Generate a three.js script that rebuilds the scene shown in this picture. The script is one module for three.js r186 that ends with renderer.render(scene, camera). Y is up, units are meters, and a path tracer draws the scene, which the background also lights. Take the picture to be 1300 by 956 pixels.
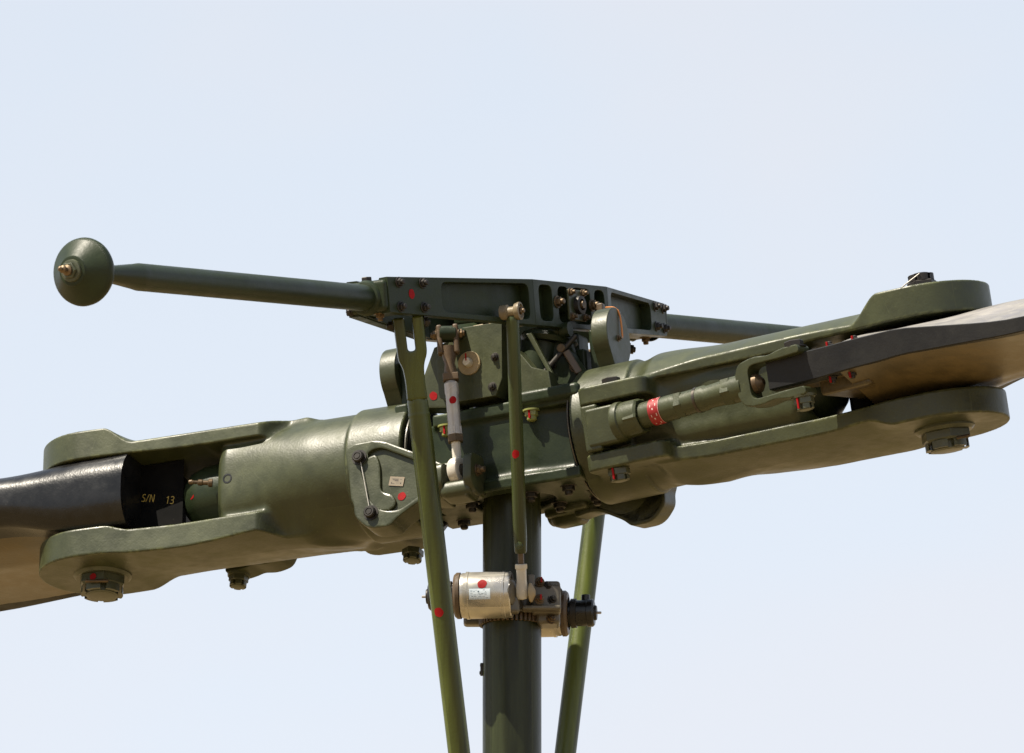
import * as THREE from 'three';
import { mergeGeometries } from 'three/addons/utils/BufferGeometryUtils.js';
import { RoundedBoxGeometry } from 'three/addons/geometries/RoundedBoxGeometry.js';

const V = (x, y, z) => new THREE.Vector3(x, y, z);
const rad = (d) => d * Math.PI / 180;
const scene = new THREE.Scene();

// ------------------------------------------------------------------ camera
// long lens from the ground, 14 m away, looking up 13 degrees at the rotor head; the origin is the hub centre
const TH = rad(13), DIST = 14;
const target = V(0, 0.1373, 0);
const camera = new THREE.PerspectiveCamera(2 * Math.atan(478 / (740 * DIST)) * 180 / Math.PI, 1300 / 956, 0.5, 4000);
camera.position.set(0, target.y - DIST * Math.sin(TH), DIST * Math.cos(TH));
camera.up.set(0, 1, 0);
camera.lookAt(target);
camera.focus = 13.9;
camera.userData.fStop = 20;

// ------------------------------------------------------------------ sky, sun, exposure
const sunDir = V(-0.45, 0.866, 0.225).normalize();
{
  const w = 2048, h = 1024, data = new Float32Array(w * h * 4);
  const hash = (x, y, z) => { const s = Math.sin(x * 127.1 + y * 311.7 + z * 74.7) * 43758.5453; return s - Math.floor(s); };
  const vn = (x, y, z) => {
    const i = Math.floor(x), j = Math.floor(y), k = Math.floor(z), f = (t) => t * t * (3 - 2 * t), u = f(x - i), v = f(y - j), q = f(z - k);
    const L = THREE.MathUtils.lerp;
    return L(L(L(hash(i, j, k), hash(i + 1, j, k), u), L(hash(i, j + 1, k), hash(i + 1, j + 1, k), u), v), L(L(hash(i, j, k + 1), hash(i + 1, j, k + 1), u), L(hash(i, j + 1, k + 1), hash(i + 1, j + 1, k + 1), u), v), q);
  };
  for (let r = 0; r < h; r++) for (let c = 0; c < w; c++) {
    const el = ((r + 0.5) / h - 0.5) * Math.PI, az = ((c + 0.5) / w - 0.5) * 2 * Math.PI;
    const d = V(Math.cos(el) * Math.cos(az), Math.sin(el), Math.cos(el) * Math.sin(az));
    const t = Math.max(0, d.y), k = Math.pow(t, 1.05);
    const hor = [0.446, 0.478, 0.521], zen = [0.075, 0.13, 0.22];
    let n = 0, a = 0.5, s = 14;
    for (let o = 0; o < 5; o++) { n += a * vn(d.x * s + 3.1, d.y * s * 1.7 + 9.7, d.z * s + 1.3); a *= 0.5; s *= 2.03; }
    const cl = THREE.MathUtils.smoothstep(n, 0.40, 0.66) * 0.6;
    const g = Math.pow(Math.max(0, d.dot(sunDir)), 8) * 0.25;
    const cc = [0.430, 0.440, 0.474];
    for (let i = 0; i < 3; i++) {
      let v = hor[i] + (zen[i] - hor[i]) * k;
      v = v + (cc[i] * (0.62 + 0.38 * (1 - t)) - v) * cl;
      v = v + g * 0.5 * [1, 0.97, 0.9][i];
      data[(r * w + c) * 4 + i] = v;
    }
    data[(r * w + c) * 4 + 3] = 1;
  }
  const tex = new THREE.DataTexture(data, w, h, THREE.RGBAFormat, THREE.FloatType);
  tex.mapping = THREE.EquirectangularReflectionMapping;
  tex.magFilter = THREE.LinearFilter; tex.needsUpdate = true;
  scene.background = tex; scene.environment = tex;
}
const sun = new THREE.DirectionalLight(new THREE.Color(1, 0.915, 0.77), 5);
sun.position.copy(sunDir).multiplyScalar(10);
sun.castShadow = true;
Object.assign(sun.shadow.camera, { left: -2, right: 2, top: 2, bottom: -2, near: 1, far: 30 });
sun.shadow.mapSize.set(2048, 2048);
scene.add(sun, sun.target);

const renderer = new THREE.WebGLRenderer();
renderer.toneMapping = THREE.LinearToneMapping;
renderer.toneMappingExposure = 2.05;
renderer.shadowMap.enabled = true;

// ------------------------------------------------------------------ textures and materials
let seed = 12345;
const rnd = () => { seed = (seed * 1664525 + 1013904223) >>> 0; return seed / 4294967296; };
function tileNoise(n, cells, octaves) {                     // tiling value noise 0..1
  const out = new Float32Array(n * n);
  let amp = 1, tot = 0;
  for (let o = 0; o < octaves; o++, cells *= 2, amp *= 0.55) {
    const g = new Float32Array(cells * cells).map(() => rnd());
    for (let y = 0; y < n; y++) for (let x = 0; x < n; x++) {
      const fx = x / n * cells, fy = y / n * cells, i = Math.floor(fx), j = Math.floor(fy);
      let u = fx - i, v = fy - j; u = u * u * (3 - 2 * u); v = v * v * (3 - 2 * v);
      const i1 = (i + 1) % cells, j1 = (j + 1) % cells;
      out[y * n + x] += amp * ((g[j * cells + i] * (1 - u) + g[j * cells + i1] * u) * (1 - v) + (g[j1 * cells + i] * (1 - u) + g[j1 * cells + i1] * u) * v);
    }
    tot += amp;
  }
  return out.map((v) => v / tot);
}
function dataTex(n, fn, srgb) {
  const d = new Uint8Array(n * n * 4);
  for (let i = 0; i < n * n; i++) { const c = fn(i); for (let k = 0; k < 3; k++) d[i * 4 + k] = Math.max(0, Math.min(255, c[k] * 255)); d[i * 4 + 3] = 255; }
  const t = new THREE.DataTexture(d, n, n); t.wrapS = t.wrapT = THREE.RepeatWrapping; t.magFilter = THREE.LinearFilter; t.minFilter = THREE.LinearMipmapLinearFilter; t.generateMipmaps = true;
  if (srgb) t.colorSpace = THREE.SRGBColorSpace; t.needsUpdate = true; return t;
}
const N = 1024;
const nBig = tileNoise(N, 6, 5), nMid = tileNoise(N, 40, 4), nFine = tileNoise(N, 256, 2);
const speck = new Float32Array(N * N), scuff = new Float32Array(N * N);
for (let s = 0; s < 1500; s++) {
  const x = rnd() * N, y = rnd() * N, r = 0.6 + rnd() * rnd() * 2.6, a = 0.15 + rnd() * 0.55;
  for (let j = -4; j <= 4; j++) for (let i = -4; i <= 4; i++) {
    const k = ((Math.floor(y) + j + N) % N) * N + (Math.floor(x) + i + N) % N;
    speck[k] = Math.max(speck[k], a * Math.max(0, 1 - Math.hypot(i, j) / r));
  }
}
for (let s = 0; s < 170; s++) {
  let x = rnd() * N, y = rnd() * N; const t = rnd() * 6.28, len = 8 + rnd() * 50, a = 0.1 + rnd() * 0.4;
  for (let k = 0; k < len; k++) { x += Math.cos(t); y += Math.sin(t); scuff[((Math.floor(y) + N) % N) * N + (Math.floor(x) + N) % N] = a; }
}
const grime = tileNoise(N, 10, 6), dust = tileNoise(N, 4, 6);
const paintMap = dataTex(N, (i) => {
  const gr = Math.max(0, grime[i] - 0.55) * 2.6, du = Math.max(0, dust[i] - 0.52) * 1.3;
  const v = 0.80 + 0.20 * (nBig[i] - 0.5) + 0.16 * (nMid[i] - 0.5) - 0.16 * gr, s = speck[i] * 0.5 + scuff[i] * 0.3;
  return [v + s + du * 0.22, v + s * 0.95 + du * 0.19, v + s * 0.85 + du * 0.15 - 0.06 * (nMid[i] - 0.5)];
}, true);
// the same wear drawn out along upright rods and tubes: runs and rub marks
const stretched = (fn, srgb) => { const t = dataTex(N, fn, srgb); t.repeat.set(2.2, 0.16); return t; };
const streakMap = stretched((i) => { const gr = Math.max(0, grime[i] - 0.5) * 2.2, v = 0.82 + 0.34 * (nBig[i] - 0.5) + 0.3 * (nMid[i] - 0.5) - 0.45 * gr; return [v + scuff[i] * 0.2, v + scuff[i] * 0.18, v - 0.05]; }, true);
const streakRough = stretched((i) => { const v = 0.75 + 0.6 * (nBig[i] - 0.5) + 0.5 * (grime[i] - 0.5); return [v, v, v]; });
const roughMap = dataTex(N, (i) => { const v = 0.72 + 0.38 * (nBig[i] - 0.5) + 0.34 * (nMid[i] - 0.5) + 0.3 * scuff[i]; return [v, v, v]; });
const bumpTex = dataTex(N, (i) => { const v = 0.5 + 0.5 * (nFine[i] - 0.5) + 0.35 * (nMid[i] - 0.5) + 0.2 * speck[i]; return [v, v, v]; });
const wornMap = dataTex(N, (i) => { const v = 0.62 + 0.5 * (nBig[i] - 0.5) + 0.35 * (nMid[i] - 0.5); const s = speck[i] * 1.6; return [v + s, v + s * 0.85, v + s * 0.62]; }, true);
const dustMap = dataTex(N, (i) => { const k = Math.max(0, nBig[i] * 1.4 + nMid[i] * 0.5 - 0.75); return [0.70 + 0.26 * k + speck[i] * .4 + scuff[i] * .4, 0.68 + 0.22 * k + speck[i] * .4 + scuff[i] * .36, 0.64 + 0.14 * k + speck[i] * .3 + scuff[i] * .3]; }, true);
function paint(r, g, b, rough = 0.62, extra = {}) {
  return new THREE.MeshPhysicalMaterial({ color: new THREE.Color().setRGB(r, g, b), roughness: rough, specularIntensity: 0.8, map: paintMap, roughnessMap: roughMap, bumpMap: bumpTex, bumpScale: 0.00028, ...extra });
}
const M = {
  green: paint(0.056, 0.065, 0.026, 0.58),
  dark: paint(0.026, 0.039, 0.016, 0.6, { specularIntensity: 0.5 }),
  rod: paint(0.088, 0.112, 0.024, 0.5, { map: streakMap, roughnessMap: streakRough }),
  mast: paint(0.040, 0.049, 0.021, 0.52, { specularIntensity: 0.5, map: streakMap, roughnessMap: streakRough }),
  rodDark: paint(0.058, 0.076, 0.025, 0.5, { map: streakMap, roughnessMap: streakRough }),
  nutgreen: paint(0.09, 0.10, 0.06, 0.5),
  black: paint(0.022, 0.022, 0.023, 0.42, { map: wornMap }),
  rubber: new THREE.MeshPhysicalMaterial({ color: new THREE.Color().setRGB(0.010, 0.0095, 0.009), roughness: 0.9, specularIntensity: 0.25, map: wornMap }),
  bladeEdge: paint(0.018, 0.018, 0.0185, 0.75, { specularIntensity: 0.45 }),
  bladeUpperSheen: paint(0.31, 0.295, 0.28, 0.62),  // upper skin paler than the underside: grazing sky sheen put into the colour
  blade: paint(0.15, 0.122, 0.070, 0.5, { map: dustMap }),
  steel: new THREE.MeshStandardMaterial({ color: new THREE.Color().setRGB(0.16, 0.14, 0.12), metalness: 0.85, roughness: 0.5, map: wornMap, roughnessMap: roughMap }),
  castgrey: paint(0.15, 0.135, 0.105, 0.5),
  darksteel: new THREE.MeshStandardMaterial({ color: new THREE.Color().setRGB(0.06, 0.055, 0.05), metalness: 0.7, roughness: 0.5, map: paintMap }),
  silver: new THREE.MeshStandardMaterial({ color: new THREE.Color().setRGB(0.74, 0.71, 0.64), metalness: 0.75, roughness: 0.42, map: paintMap, roughnessMap: roughMap }),
  alu: new THREE.MeshStandardMaterial({ color: new THREE.Color().setRGB(0.56, 0.53, 0.50), metalness: 0.3, roughness: 0.5, map: paintMap, roughnessMap: roughMap }),
  bronze: new THREE.MeshStandardMaterial({ color: new THREE.Color().setRGB(0.30, 0.20, 0.105), metalness: 0.5, roughness: 0.48, map: wornMap }),
  brown: paint(0.13, 0.088, 0.052, 0.6),
  cream: paint(0.42, 0.33, 0.19, 0.6),
  tan: paint(0.26, 0.205, 0.125, 0.6),
  white: paint(0.85, 0.80, 0.68, 0.5),
  yellowgreen: paint(0.32, 0.34, 0.10, 0.55),
  red: paint(0.40, 0.007, 0.009, 0.8, { specularIntensity: 0.25 }),
  orange: new THREE.MeshStandardMaterial({ color: new THREE.Color().setRGB(0.55, 0.20, 0.05), roughness: 0.6 }),
  wire: new THREE.MeshStandardMaterial({ color: new THREE.Color().setRGB(0.42, 0.40, 0.36), metalness: 0.5, roughness: 0.45 }),
  plate: null,
};
for (const k of ['green', 'dark']) { M[k + 'Worn'] = M[k].clone(); M[k + 'Worn'].vertexColors = true; }

// ------------------------------------------------------------------ geometry helpers
function boxUV(g, scale = 1 / 0.7) {                       // uv in metres by the dominant axis of the normal
  const p = g.attributes.position, n = g.attributes.normal, uv = new Float32Array(p.count * 2);
  for (let i = 0; i < p.count; i++) {
    const ax = Math.abs(n.getX(i)), ay = Math.abs(n.getY(i)), az = Math.abs(n.getZ(i));
    let u, v;
    if (ax > ay && ax > az) { u = p.getZ(i) + 0.37; v = p.getY(i); } else if (ay > az) { u = p.getX(i); v = p.getZ(i) + 0.21; } else { u = p.getX(i); v = p.getY(i); }
    uv[i * 2] = u * scale; uv[i * 2 + 1] = v * scale;
  }
  g.setAttribute('uv', new THREE.BufferAttribute(uv, 2));
  return g;
}
function flat(gs) {                                         // merge into one geometry
  const list = (Array.isArray(gs) ? gs : [gs]).map((g) => {
    const k = g.index ? g.toNonIndexed() : g;
    for (const a of Object.keys(k.attributes)) if (!['position', 'normal', 'uv'].includes(a)) k.deleteAttribute(a);
    if (!k.attributes.uv) k.setAttribute('uv', new THREE.BufferAttribute(new Float32Array(k.attributes.position.count * 2), 2));
    return k;
  });
  return list.length > 1 ? mergeGeometries(list) : list[0];
}
const used = {};
function numbered(name) { const k = used[name] = (used[name] ?? -1) + 1; return k ? name + '_' + String(k).padStart(3, '0') : name; }
function part(name, geos, mat, parent, label, keepUV) {
  let g = Array.isArray(geos) && geos.length === 1 ? geos[0] : Array.isArray(geos) ? flat(geos) : geos;
  if (!keepUV) boxUV(g);
  const m = new THREE.Mesh(g, mat); m.name = name; m.castShadow = m.receiveShadow = true;
  if (label) m.userData.label = label;
  parent.add(m); return m;
}
function thing(name, label, category, group) {
  const o = new THREE.Group(); o.name = numbered(name); scene.add(o);
  o.userData = { label, category }; if (group) o.userData.group = group;
  return o;
}
function basis(o, X, Y, Z, at) {
  o.quaternion.setFromRotationMatrix(new THREE.Matrix4().makeBasis(X, Y, Z)); if (at) o.position.copy(at); return o;
}
const yTo = (d) => new THREE.Quaternion().setFromUnitVectors(V(0, 1, 0), d.clone().normalize());
function place(g, p, d) { g.applyQuaternion(yTo(d)); g.translate(p.x, p.y, p.z); return g; }
// surface of revolution about p->q; prof: [[radius, distance along], ...]
function turned(p, d, prof, seg = 40) {
  const pts = [];
  prof.forEach(([r, h]) => pts.push(new THREE.Vector2(Math.max(r, 1e-5), h)));
  const g = new THREE.LatheGeometry(pts, seg).toNonIndexed();
  const c = crease(g, 0.6);
  return place(c, p, d);
}
function crease(g, angle) {                                 // flat corners above the angle, smooth below (non-indexed input)
  const p = g.attributes.position, n = p.count, fn = [], map = new Map(), cos = Math.cos(angle);
  const a = V(), b = V(), c = V();
  const keep = [];
  for (let i = 0; i < n; i += 3) {
    a.fromBufferAttribute(p, i); b.fromBufferAttribute(p, i + 1); c.fromBufferAttribute(p, i + 2);
    const m = b.clone().sub(a).cross(c.clone().sub(a));
    if (m.length() > 1e-14) keep.push(i, m);
  }
  const key = (v) => Math.round(v.x * 2e5) + ',' + Math.round(v.y * 2e5) + ',' + Math.round(v.z * 2e5);
  const pos = [], keys = [];
  for (let t = 0; t < keep.length; t += 2) for (let k = 0; k < 3; k++) {
    a.fromBufferAttribute(p, keep[t] + k); pos.push(a.x, a.y, a.z);
    const s = key(a); keys.push(s); if (!map.has(s)) map.set(s, []); map.get(s).push(keep[t + 1]);
  }
  const nor = new Float32Array(pos.length);
  for (let i = 0; i < keys.length; i++) {
    const m = keep[Math.floor(i / 3) * 2 + 1], u = m.clone().normalize(), s = V();
    for (const o of map.get(keys[i])) if (o.clone().normalize().dot(u) > cos) s.add(o);
    s.normalize(); nor.set([s.x, s.y, s.z], i * 3);
  }
  const r = new THREE.BufferGeometry();
  r.setAttribute('position', new THREE.Float32BufferAttribute(pos, 3)); r.setAttribute('normal', new THREE.BufferAttribute(nor, 3));
  return r;
}
function tube(p, q, r0, r1 = r0, c = 0.001, seg = 36) {     // chamfered solid rod from p to q
  const d = q.clone().sub(p), L = d.length();
  return turned(p, d, [[0, 0], [r0 - c, 0], [r0, c], [r1, L - c], [r1 - c, L], [0, L]], seg);
}
function hex(p, d, r, h, c = 0.0012) { return hexN(p, d, r, h, c, 6); }
function hexN(p, d, r, h, c, n) {
  const g = new THREE.LatheGeometry([[0, 0], [r - c * .5, 0], [r, c * .5], [r, h - c], [r - c, h], [0, h]].map(([a, b]) => new THREE.Vector2(Math.max(a, 1e-5), b)), n);
  return place(crease(g.toNonIndexed(), 0.3), p, d);
}
// bolt end: washer, hex and rounded stud, standing on p along d
function bolt(p, d, r, stud = 0.5, washer = true) {
  const u = d.clone().normalize(), at = (k) => p.clone().addScaledVector(u, k * r), gs = [];
  if (washer) gs.push(turned(p, u, [[0, -0.1 * r], [1.25 * r, -0.1 * r], [1.3 * r, 0.12 * r], [1.2 * r, 0.22 * r], [0, 0.22 * r]], 28));
  gs.push(hex(at(0.2), u, r, 0.75 * r, r * 0.12));
  if (stud > 0) gs.push(turned(at(0.9), u, [[0.62 * r, 0], [0.6 * r, stud * r], [0.45 * r, stud * r + 0.15 * r], [0, stud * r + 0.18 * r]], 20));
  return flat(gs);
}
// castellated nut with a cotter pin
function castle(p, d, r, h, turn = 0) {
  const u = d.clone().normalize(), hx = hex(V(0, 0, 0), V(0, 1, 0), r, h * 0.6, r * 0.08).rotateY(turn), gs = [place(hx, p, u)];
  for (let i = 0; i < 6; i++) {
    const g = new THREE.CylinderGeometry(r * 0.86, r * 0.86, h * 0.42, 5, 1, false, turn + i * Math.PI / 3 + 0.14, Math.PI / 3 - 0.28);
    g.translate(0, h * 0.8, 0); gs.push(place(crease(g.toNonIndexed(), 0.4), p, u));
  }
  gs.push(turned(p.clone().addScaledVector(u, h * 0.55), u, [[0, 0], [r * 0.66, 0], [r * 0.66, h * 0.5], [r * 0.5, h * 0.56], [0, h * 0.56]], 24));
  return flat(gs);
}
function rbox(w, h, d, r = 0.003, seg = 2) { return crease(flat(new RoundedBoxGeometry(w, h, d, seg, Math.min(r, w / 2.01, h / 2.01, d / 2.01))), 0.9); }
function box(cx, cy, cz, w, h, d, r) { const g = rbox(w, h, d, r); g.translate(cx, cy, cz); return g; }
function poly(pts, depth, bevel = 0.002, holes = [], z0 = 0) {  // plate in XY from z0 to z0 + depth, edges rounded
  const s = new THREE.Shape(pts.map(([x, y]) => new THREE.Vector2(x, y)));
  for (const h of holes) s.holes.push(h);
  const g = new THREE.ExtrudeGeometry(s, { depth: Math.max(depth - 2 * bevel, 1e-4), bevelEnabled: bevel > 0, bevelThickness: bevel, bevelSize: bevel, bevelOffset: -bevel, bevelSegments: 2, curveSegments: 10 });
  g.translate(0, 0, z0 + bevel);
  return crease(flat(g), 0.75);
}
function roundPts(pts, r, n = 5) {                          // round the corners of a polygon
  const out = [];
  pts.forEach((p, i) => {
    const rr = p[2] ?? r, a = pts[(i + pts.length - 1) % pts.length], b = pts[(i + 1) % pts.length];
    const P = new THREE.Vector2(p[0], p[1]), A = new THREE.Vector2(a[0], a[1]).sub(P), B = new THREE.Vector2(b[0], b[1]).sub(P);
    const k = Math.min(rr, A.length() * 0.48, B.length() * 0.48); A.setLength(k); B.setLength(k);
    for (let t = 0; t <= n; t++) { const s = t / n, q = P.clone().addScaledVector(A, (1 - s) * (1 - s)).addScaledVector(B, s * s); out.push([q.x, q.y]); }
  });
  return out;
}
function holePath(pts, r) { const q = roundPts(pts, r, 4), p = new THREE.Path(); p.moveTo(...q[0]); q.slice(1).forEach((v) => p.lineTo(...v)); p.closePath(); return p; }
function wire(pts, r, seg = 40) { return flat(new THREE.TubeGeometry(new THREE.CatmullRomCurve3(pts, false, 'catmullrom', 0.3), seg, r, 7, false)); }
function dot(p, d, r, bendR = 0, axis = null) {             // a round paint mark, bent round a rod of radius bendR whose axis is given
  const n = d.clone().normalize(), g0 = new THREE.CircleGeometry(r, 26, 0, Math.PI * 2), ph = p.x * 91 + p.y * 57, p0 = g0.attributes.position;
  for (let i = 1; i < p0.count; i++) { const a = (i - 1) / 26 * Math.PI * 2, k = 1 + 0.06 * Math.sin(a * 2 + ph) + 0.03 * Math.sin(a * 5 + ph * 2); p0.setXY(i, p0.getX(i) * k, p0.getY(i) * k * 1.06); }
  const g = g0.toNonIndexed(), pos = g.attributes.position, nor = g.attributes.normal;
  const ay = axis ? axis.clone().normalize() : (Math.abs(n.y) < 0.9 ? V(0, 1, 0) : V(1, 0, 0));
  const ax = ay.clone().cross(n).normalize(), ay2 = n.clone().cross(ax);
  for (let i = 0; i < pos.count; i++) {
    const u = pos.getX(i), v = pos.getY(i); let q, m;
    if (bendR) { const t = u / bendR; q = p.clone().addScaledVector(n, (Math.cos(t) - 1) * bendR).addScaledVector(ax, Math.sin(t) * bendR).addScaledVector(ay2, v); m = n.clone().multiplyScalar(Math.cos(t)).addScaledVector(ax, Math.sin(t)); }
    else { q = p.clone().addScaledVector(ax, u).addScaledVector(ay2, v); m = n; }
    q.addScaledVector(m, 0.0006); pos.setXYZ(i, q.x, q.y, q.z); nor.setXYZ(i, m.x, m.y, m.z);
  }
  return g;
}
// ------------------------------------------------------------------ forged shapes: a distance field meshed with surface nets
const smin = (a, b, k) => { const h = Math.max(k - Math.abs(a - b), 0) / k; return Math.min(a, b) - h * h * k * 0.25; };
const smax = (a, b, k) => -smin(-a, -b, k);
const rmax = (a, b, r) => { const x = Math.max(r + a, 0), y = Math.max(r + b, 0); return Math.min(-r, Math.max(a, b)) + Math.hypot(x, y); };
const ss = (x, a, b) => { const t = Math.min(1, Math.max(0, (x - a) / (b - a))); return t * t * (3 - 2 * t); };
const lin = (x, ...k) => { if (x <= k[0][0]) return k[0][1]; for (let i = 1; i < k.length; i++) if (x <= k[i][0]) { const t = (x - k[i - 1][0]) / (k[i][0] - k[i - 1][0]), s = t * t * (3 - 2 * t); return k[i - 1][1] + (k[i][1] - k[i - 1][1]) * s; } return k[k.length - 1][1]; };
const boxF = (x, y, z, w, h, d, r) => { const a = Math.abs(x) - w + r, b = Math.abs(y) - h + r, c = Math.abs(z) - d + r; return Math.hypot(Math.max(a, 0), Math.max(b, 0), Math.max(c, 0)) + Math.min(Math.max(a, b, c), 0) - r; };
function forged(f, lo, hi, h) {
  const n = [0, 1, 2].map((i) => Math.ceil((hi[i] - lo[i]) / h) + 1), [nx, ny, nz] = n, val = new Float32Array(nx * ny * nz);
  const at = (i, j, k) => (k * ny + j) * nx + i;
  for (let k = 0; k < nz; k++) for (let j = 0; j < ny; j++) for (let i = 0; i < nx; i++) val[at(i, j, k)] = f(lo[0] + i * h, lo[1] + j * h, lo[2] + k * h);
  const id = new Int32Array(nx * ny * nz).fill(-1), pos = [], idx = [];
  const C = [[0, 0, 0], [1, 0, 0], [0, 1, 0], [1, 1, 0], [0, 0, 1], [1, 0, 1], [0, 1, 1], [1, 1, 1]], Eg = [[0, 1], [2, 3], [4, 5], [6, 7], [0, 2], [1, 3], [4, 6], [5, 7], [0, 4], [1, 5], [2, 6], [3, 7]];
  for (let k = 0; k < nz - 1; k++) for (let j = 0; j < ny - 1; j++) for (let i = 0; i < nx - 1; i++) {
    const v = C.map((c) => val[at(i + c[0], j + c[1], k + c[2])]); let m = 0; for (let q = 0; q < 8; q++) if (v[q] < 0) m++;
    if (m === 0 || m === 8) continue;
    let x = 0, y = 0, z = 0, c = 0;
    for (const [a, b] of Eg) if ((v[a] < 0) !== (v[b] < 0)) { const t = v[a] / (v[a] - v[b]); x += C[a][0] + t * (C[b][0] - C[a][0]); y += C[a][1] + t * (C[b][1] - C[a][1]); z += C[a][2] + t * (C[b][2] - C[a][2]); c++; }
    id[at(i, j, k)] = pos.length / 3; pos.push(lo[0] + (i + x / c) * h, lo[1] + (j + y / c) * h, lo[2] + (k + z / c) * h);
  }
  const quad = (a, b, c, d, flip) => { if (flip) idx.push(a, c, b, a, d, c); else idx.push(a, b, c, a, c, d); };
  for (let k = 1; k < nz - 1; k++) for (let j = 1; j < ny - 1; j++) for (let i = 1; i < nx - 1; i++) {
    const s = val[at(i, j, k)] < 0;
    if (s !== val[at(i + 1, j, k)] < 0) quad(id[at(i, j - 1, k - 1)], id[at(i, j, k - 1)], id[at(i, j, k)], id[at(i, j - 1, k)], !s);
    if (s !== val[at(i, j + 1, k)] < 0) quad(id[at(i - 1, j, k - 1)], id[at(i - 1, j, k)], id[at(i, j, k)], id[at(i, j, k - 1)], !s);
    if (s !== val[at(i, j, k + 1)] < 0) quad(id[at(i - 1, j - 1, k)], id[at(i, j - 1, k)], id[at(i, j, k)], id[at(i - 1, j, k)], !s);
  }
  const nor = new Float32Array(pos.length), col = new Float32Array(pos.length), e = h * 0.35;
  const wob = (x, y, z) => Math.sin(x * 61 + 3 * Math.sin(y * 47)) * Math.sin(y * 83 + 2 * Math.sin(z * 59)) * Math.sin(z * 71 + 2 * Math.sin(x * 97));
  for (let i = 0; i < pos.length; i += 3) {
    let [x, y, z] = [pos[i], pos[i + 1], pos[i + 2]], gx, gy, gz;
    for (let it = 0; it < 3; it++) {
      gx = f(x + e, y, z) - f(x - e, y, z); gy = f(x, y + e, z) - f(x, y - e, z); gz = f(x, y, z + e) - f(x, y, z - e);
      const l = Math.hypot(gx, gy, gz) || 1, gl = l / (2 * e); gx /= l; gy /= l; gz /= l;
      if (it < 2) { const d = Math.max(-0.5 * h, Math.min(0.5 * h, f(x, y, z) / Math.max(gl, 0.3))); x -= gx * d; y -= gy * d; z -= gz * d; }
    }
    pos[i] = x; pos[i + 1] = y; pos[i + 2] = z; nor[i] = gx; nor[i + 1] = gy; nor[i + 2] = gz;
    // paint rubbed off on proud edges, dirt left in hollows
    const w2 = 0.006, bend = (f(x + w2, y, z) + f(x - w2, y, z) + f(x, y + w2, z) + f(x, y - w2, z) + f(x, y, z + w2) + f(x, y, z - w2) - 6 * f(x, y, z)) / w2;
    const k = wob(x, y, z) + 0.6 * wob(x * 3.1, y * 3.1, z * 3.1), wear = ss(bend, 0.45, 1.3) * ss(k, -0.25, 0.5), dirt = ss(-bend, 0.25, 1.1) * (0.6 + 0.4 * ss(k, -0.4, 0.4));
    col[i] = 1 + 1.1 * wear - 0.42 * dirt; col[i + 1] = 1 + 1.0 * wear - 0.45 * dirt; col[i + 2] = 1 + 1.0 * wear - 0.48 * dirt;
  }
  const g = new THREE.BufferGeometry();
  g.setAttribute('position', new THREE.Float32BufferAttribute(pos, 3)); g.setAttribute('normal', new THREE.BufferAttribute(nor, 3)); g.setAttribute('color', new THREE.BufferAttribute(col, 3)); g.setIndex(idx);
  return g;
}

// ------------------------------------------------------------------ frames: X out along a blade, Y up, Z towards its trailing edge
const PHI = rad(23.8), TAU = rad(4.7);
function bladeFrame(side, cone, pitch) {
  const e = rad(cone) + TAU * side, p = rad(pitch);
  const X = V(side * Math.cos(PHI) * Math.cos(e), Math.sin(e), side * Math.sin(PHI) * Math.cos(e));
  const Z0 = V(-Math.sin(PHI), 0, Math.cos(PHI)).multiplyScalar(side), Y0 = Z0.clone().cross(X);
  const Z = Z0.clone().multiplyScalar(Math.cos(p)).addScaledVector(Y0, -Math.sin(p)), Y = Y0.clone().multiplyScalar(Math.cos(p)).addScaledVector(Z0, Math.sin(p));
  return { X, Y, Z };
}
const FR = bladeFrame(1, 1.85, 5.6), FL = bladeFrame(-1, 1.85, 8.6), FH = bladeFrame(1, 0, 0);
const worldOf = (F, x, y, z, o = V(0, 0, 0)) => o.clone().addScaledVector(F.X, x).addScaledVector(F.Y, y).addScaledVector(F.Z, z);
// stabilizer bar: X along the bar towards its far end, Y up, Z towards the near side plate
const barO = V(0, 0.2595, 0);
const FB = (() => { const az = rad(60), be = rad(-9.05); const X = V(Math.cos(az) * Math.cos(be), -Math.sin(be), -Math.sin(az) * Math.cos(be)), Z = V(Math.sin(az), 0, Math.cos(az)); return { X, Y: Z.clone().cross(X), Z }; })();

// ================================================================== SETTING
{
  const g = new THREE.CircleGeometry(3000, 64); g.rotateX(-Math.PI / 2); g.translate(0, -4.6, 0);
  const uv = g.attributes.uv, p = g.attributes.position;
  for (let i = 0; i < p.count; i++) uv.setXY(i, p.getX(i) / 6, p.getZ(i) / 6);
  const m = new THREE.Mesh(g, new THREE.MeshStandardMaterial({ color: new THREE.Color().setRGB(0.37, 0.285, 0.155), roughness: 0.95, map: dustMap }));
  m.name = 'ground'; m.userData = { kind: 'structure', label: 'dry sandy airfield ground below the rotor' }; m.receiveShadow = true; scene.add(m);
}

// ================================================================== MAST
{
  const t = thing('rotor_mast', 'thick dark green upright tube in the centre carrying the rotor head', 'mast');
  part('tube', turned(V(0, -1.9, 0), V(0, 1, 0), [[0.05, 0], [0.05, 1.80], [0.046, 1.86], [0.046, 2.0]], 64), M.mast, t);
  part('lock_clip', [box(-0.0515, -0.375, 0.004, 0.005, 0.022, 0.006, 0.001), tube(V(-0.05, -0.381, 0.004), V(-0.0555, -0.381, 0.004), 0.0032), tube(V(-0.05, -0.368, 0.004), V(-0.0545, -0.368, 0.004), 0.0028)], M.darksteel, t);
}

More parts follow.
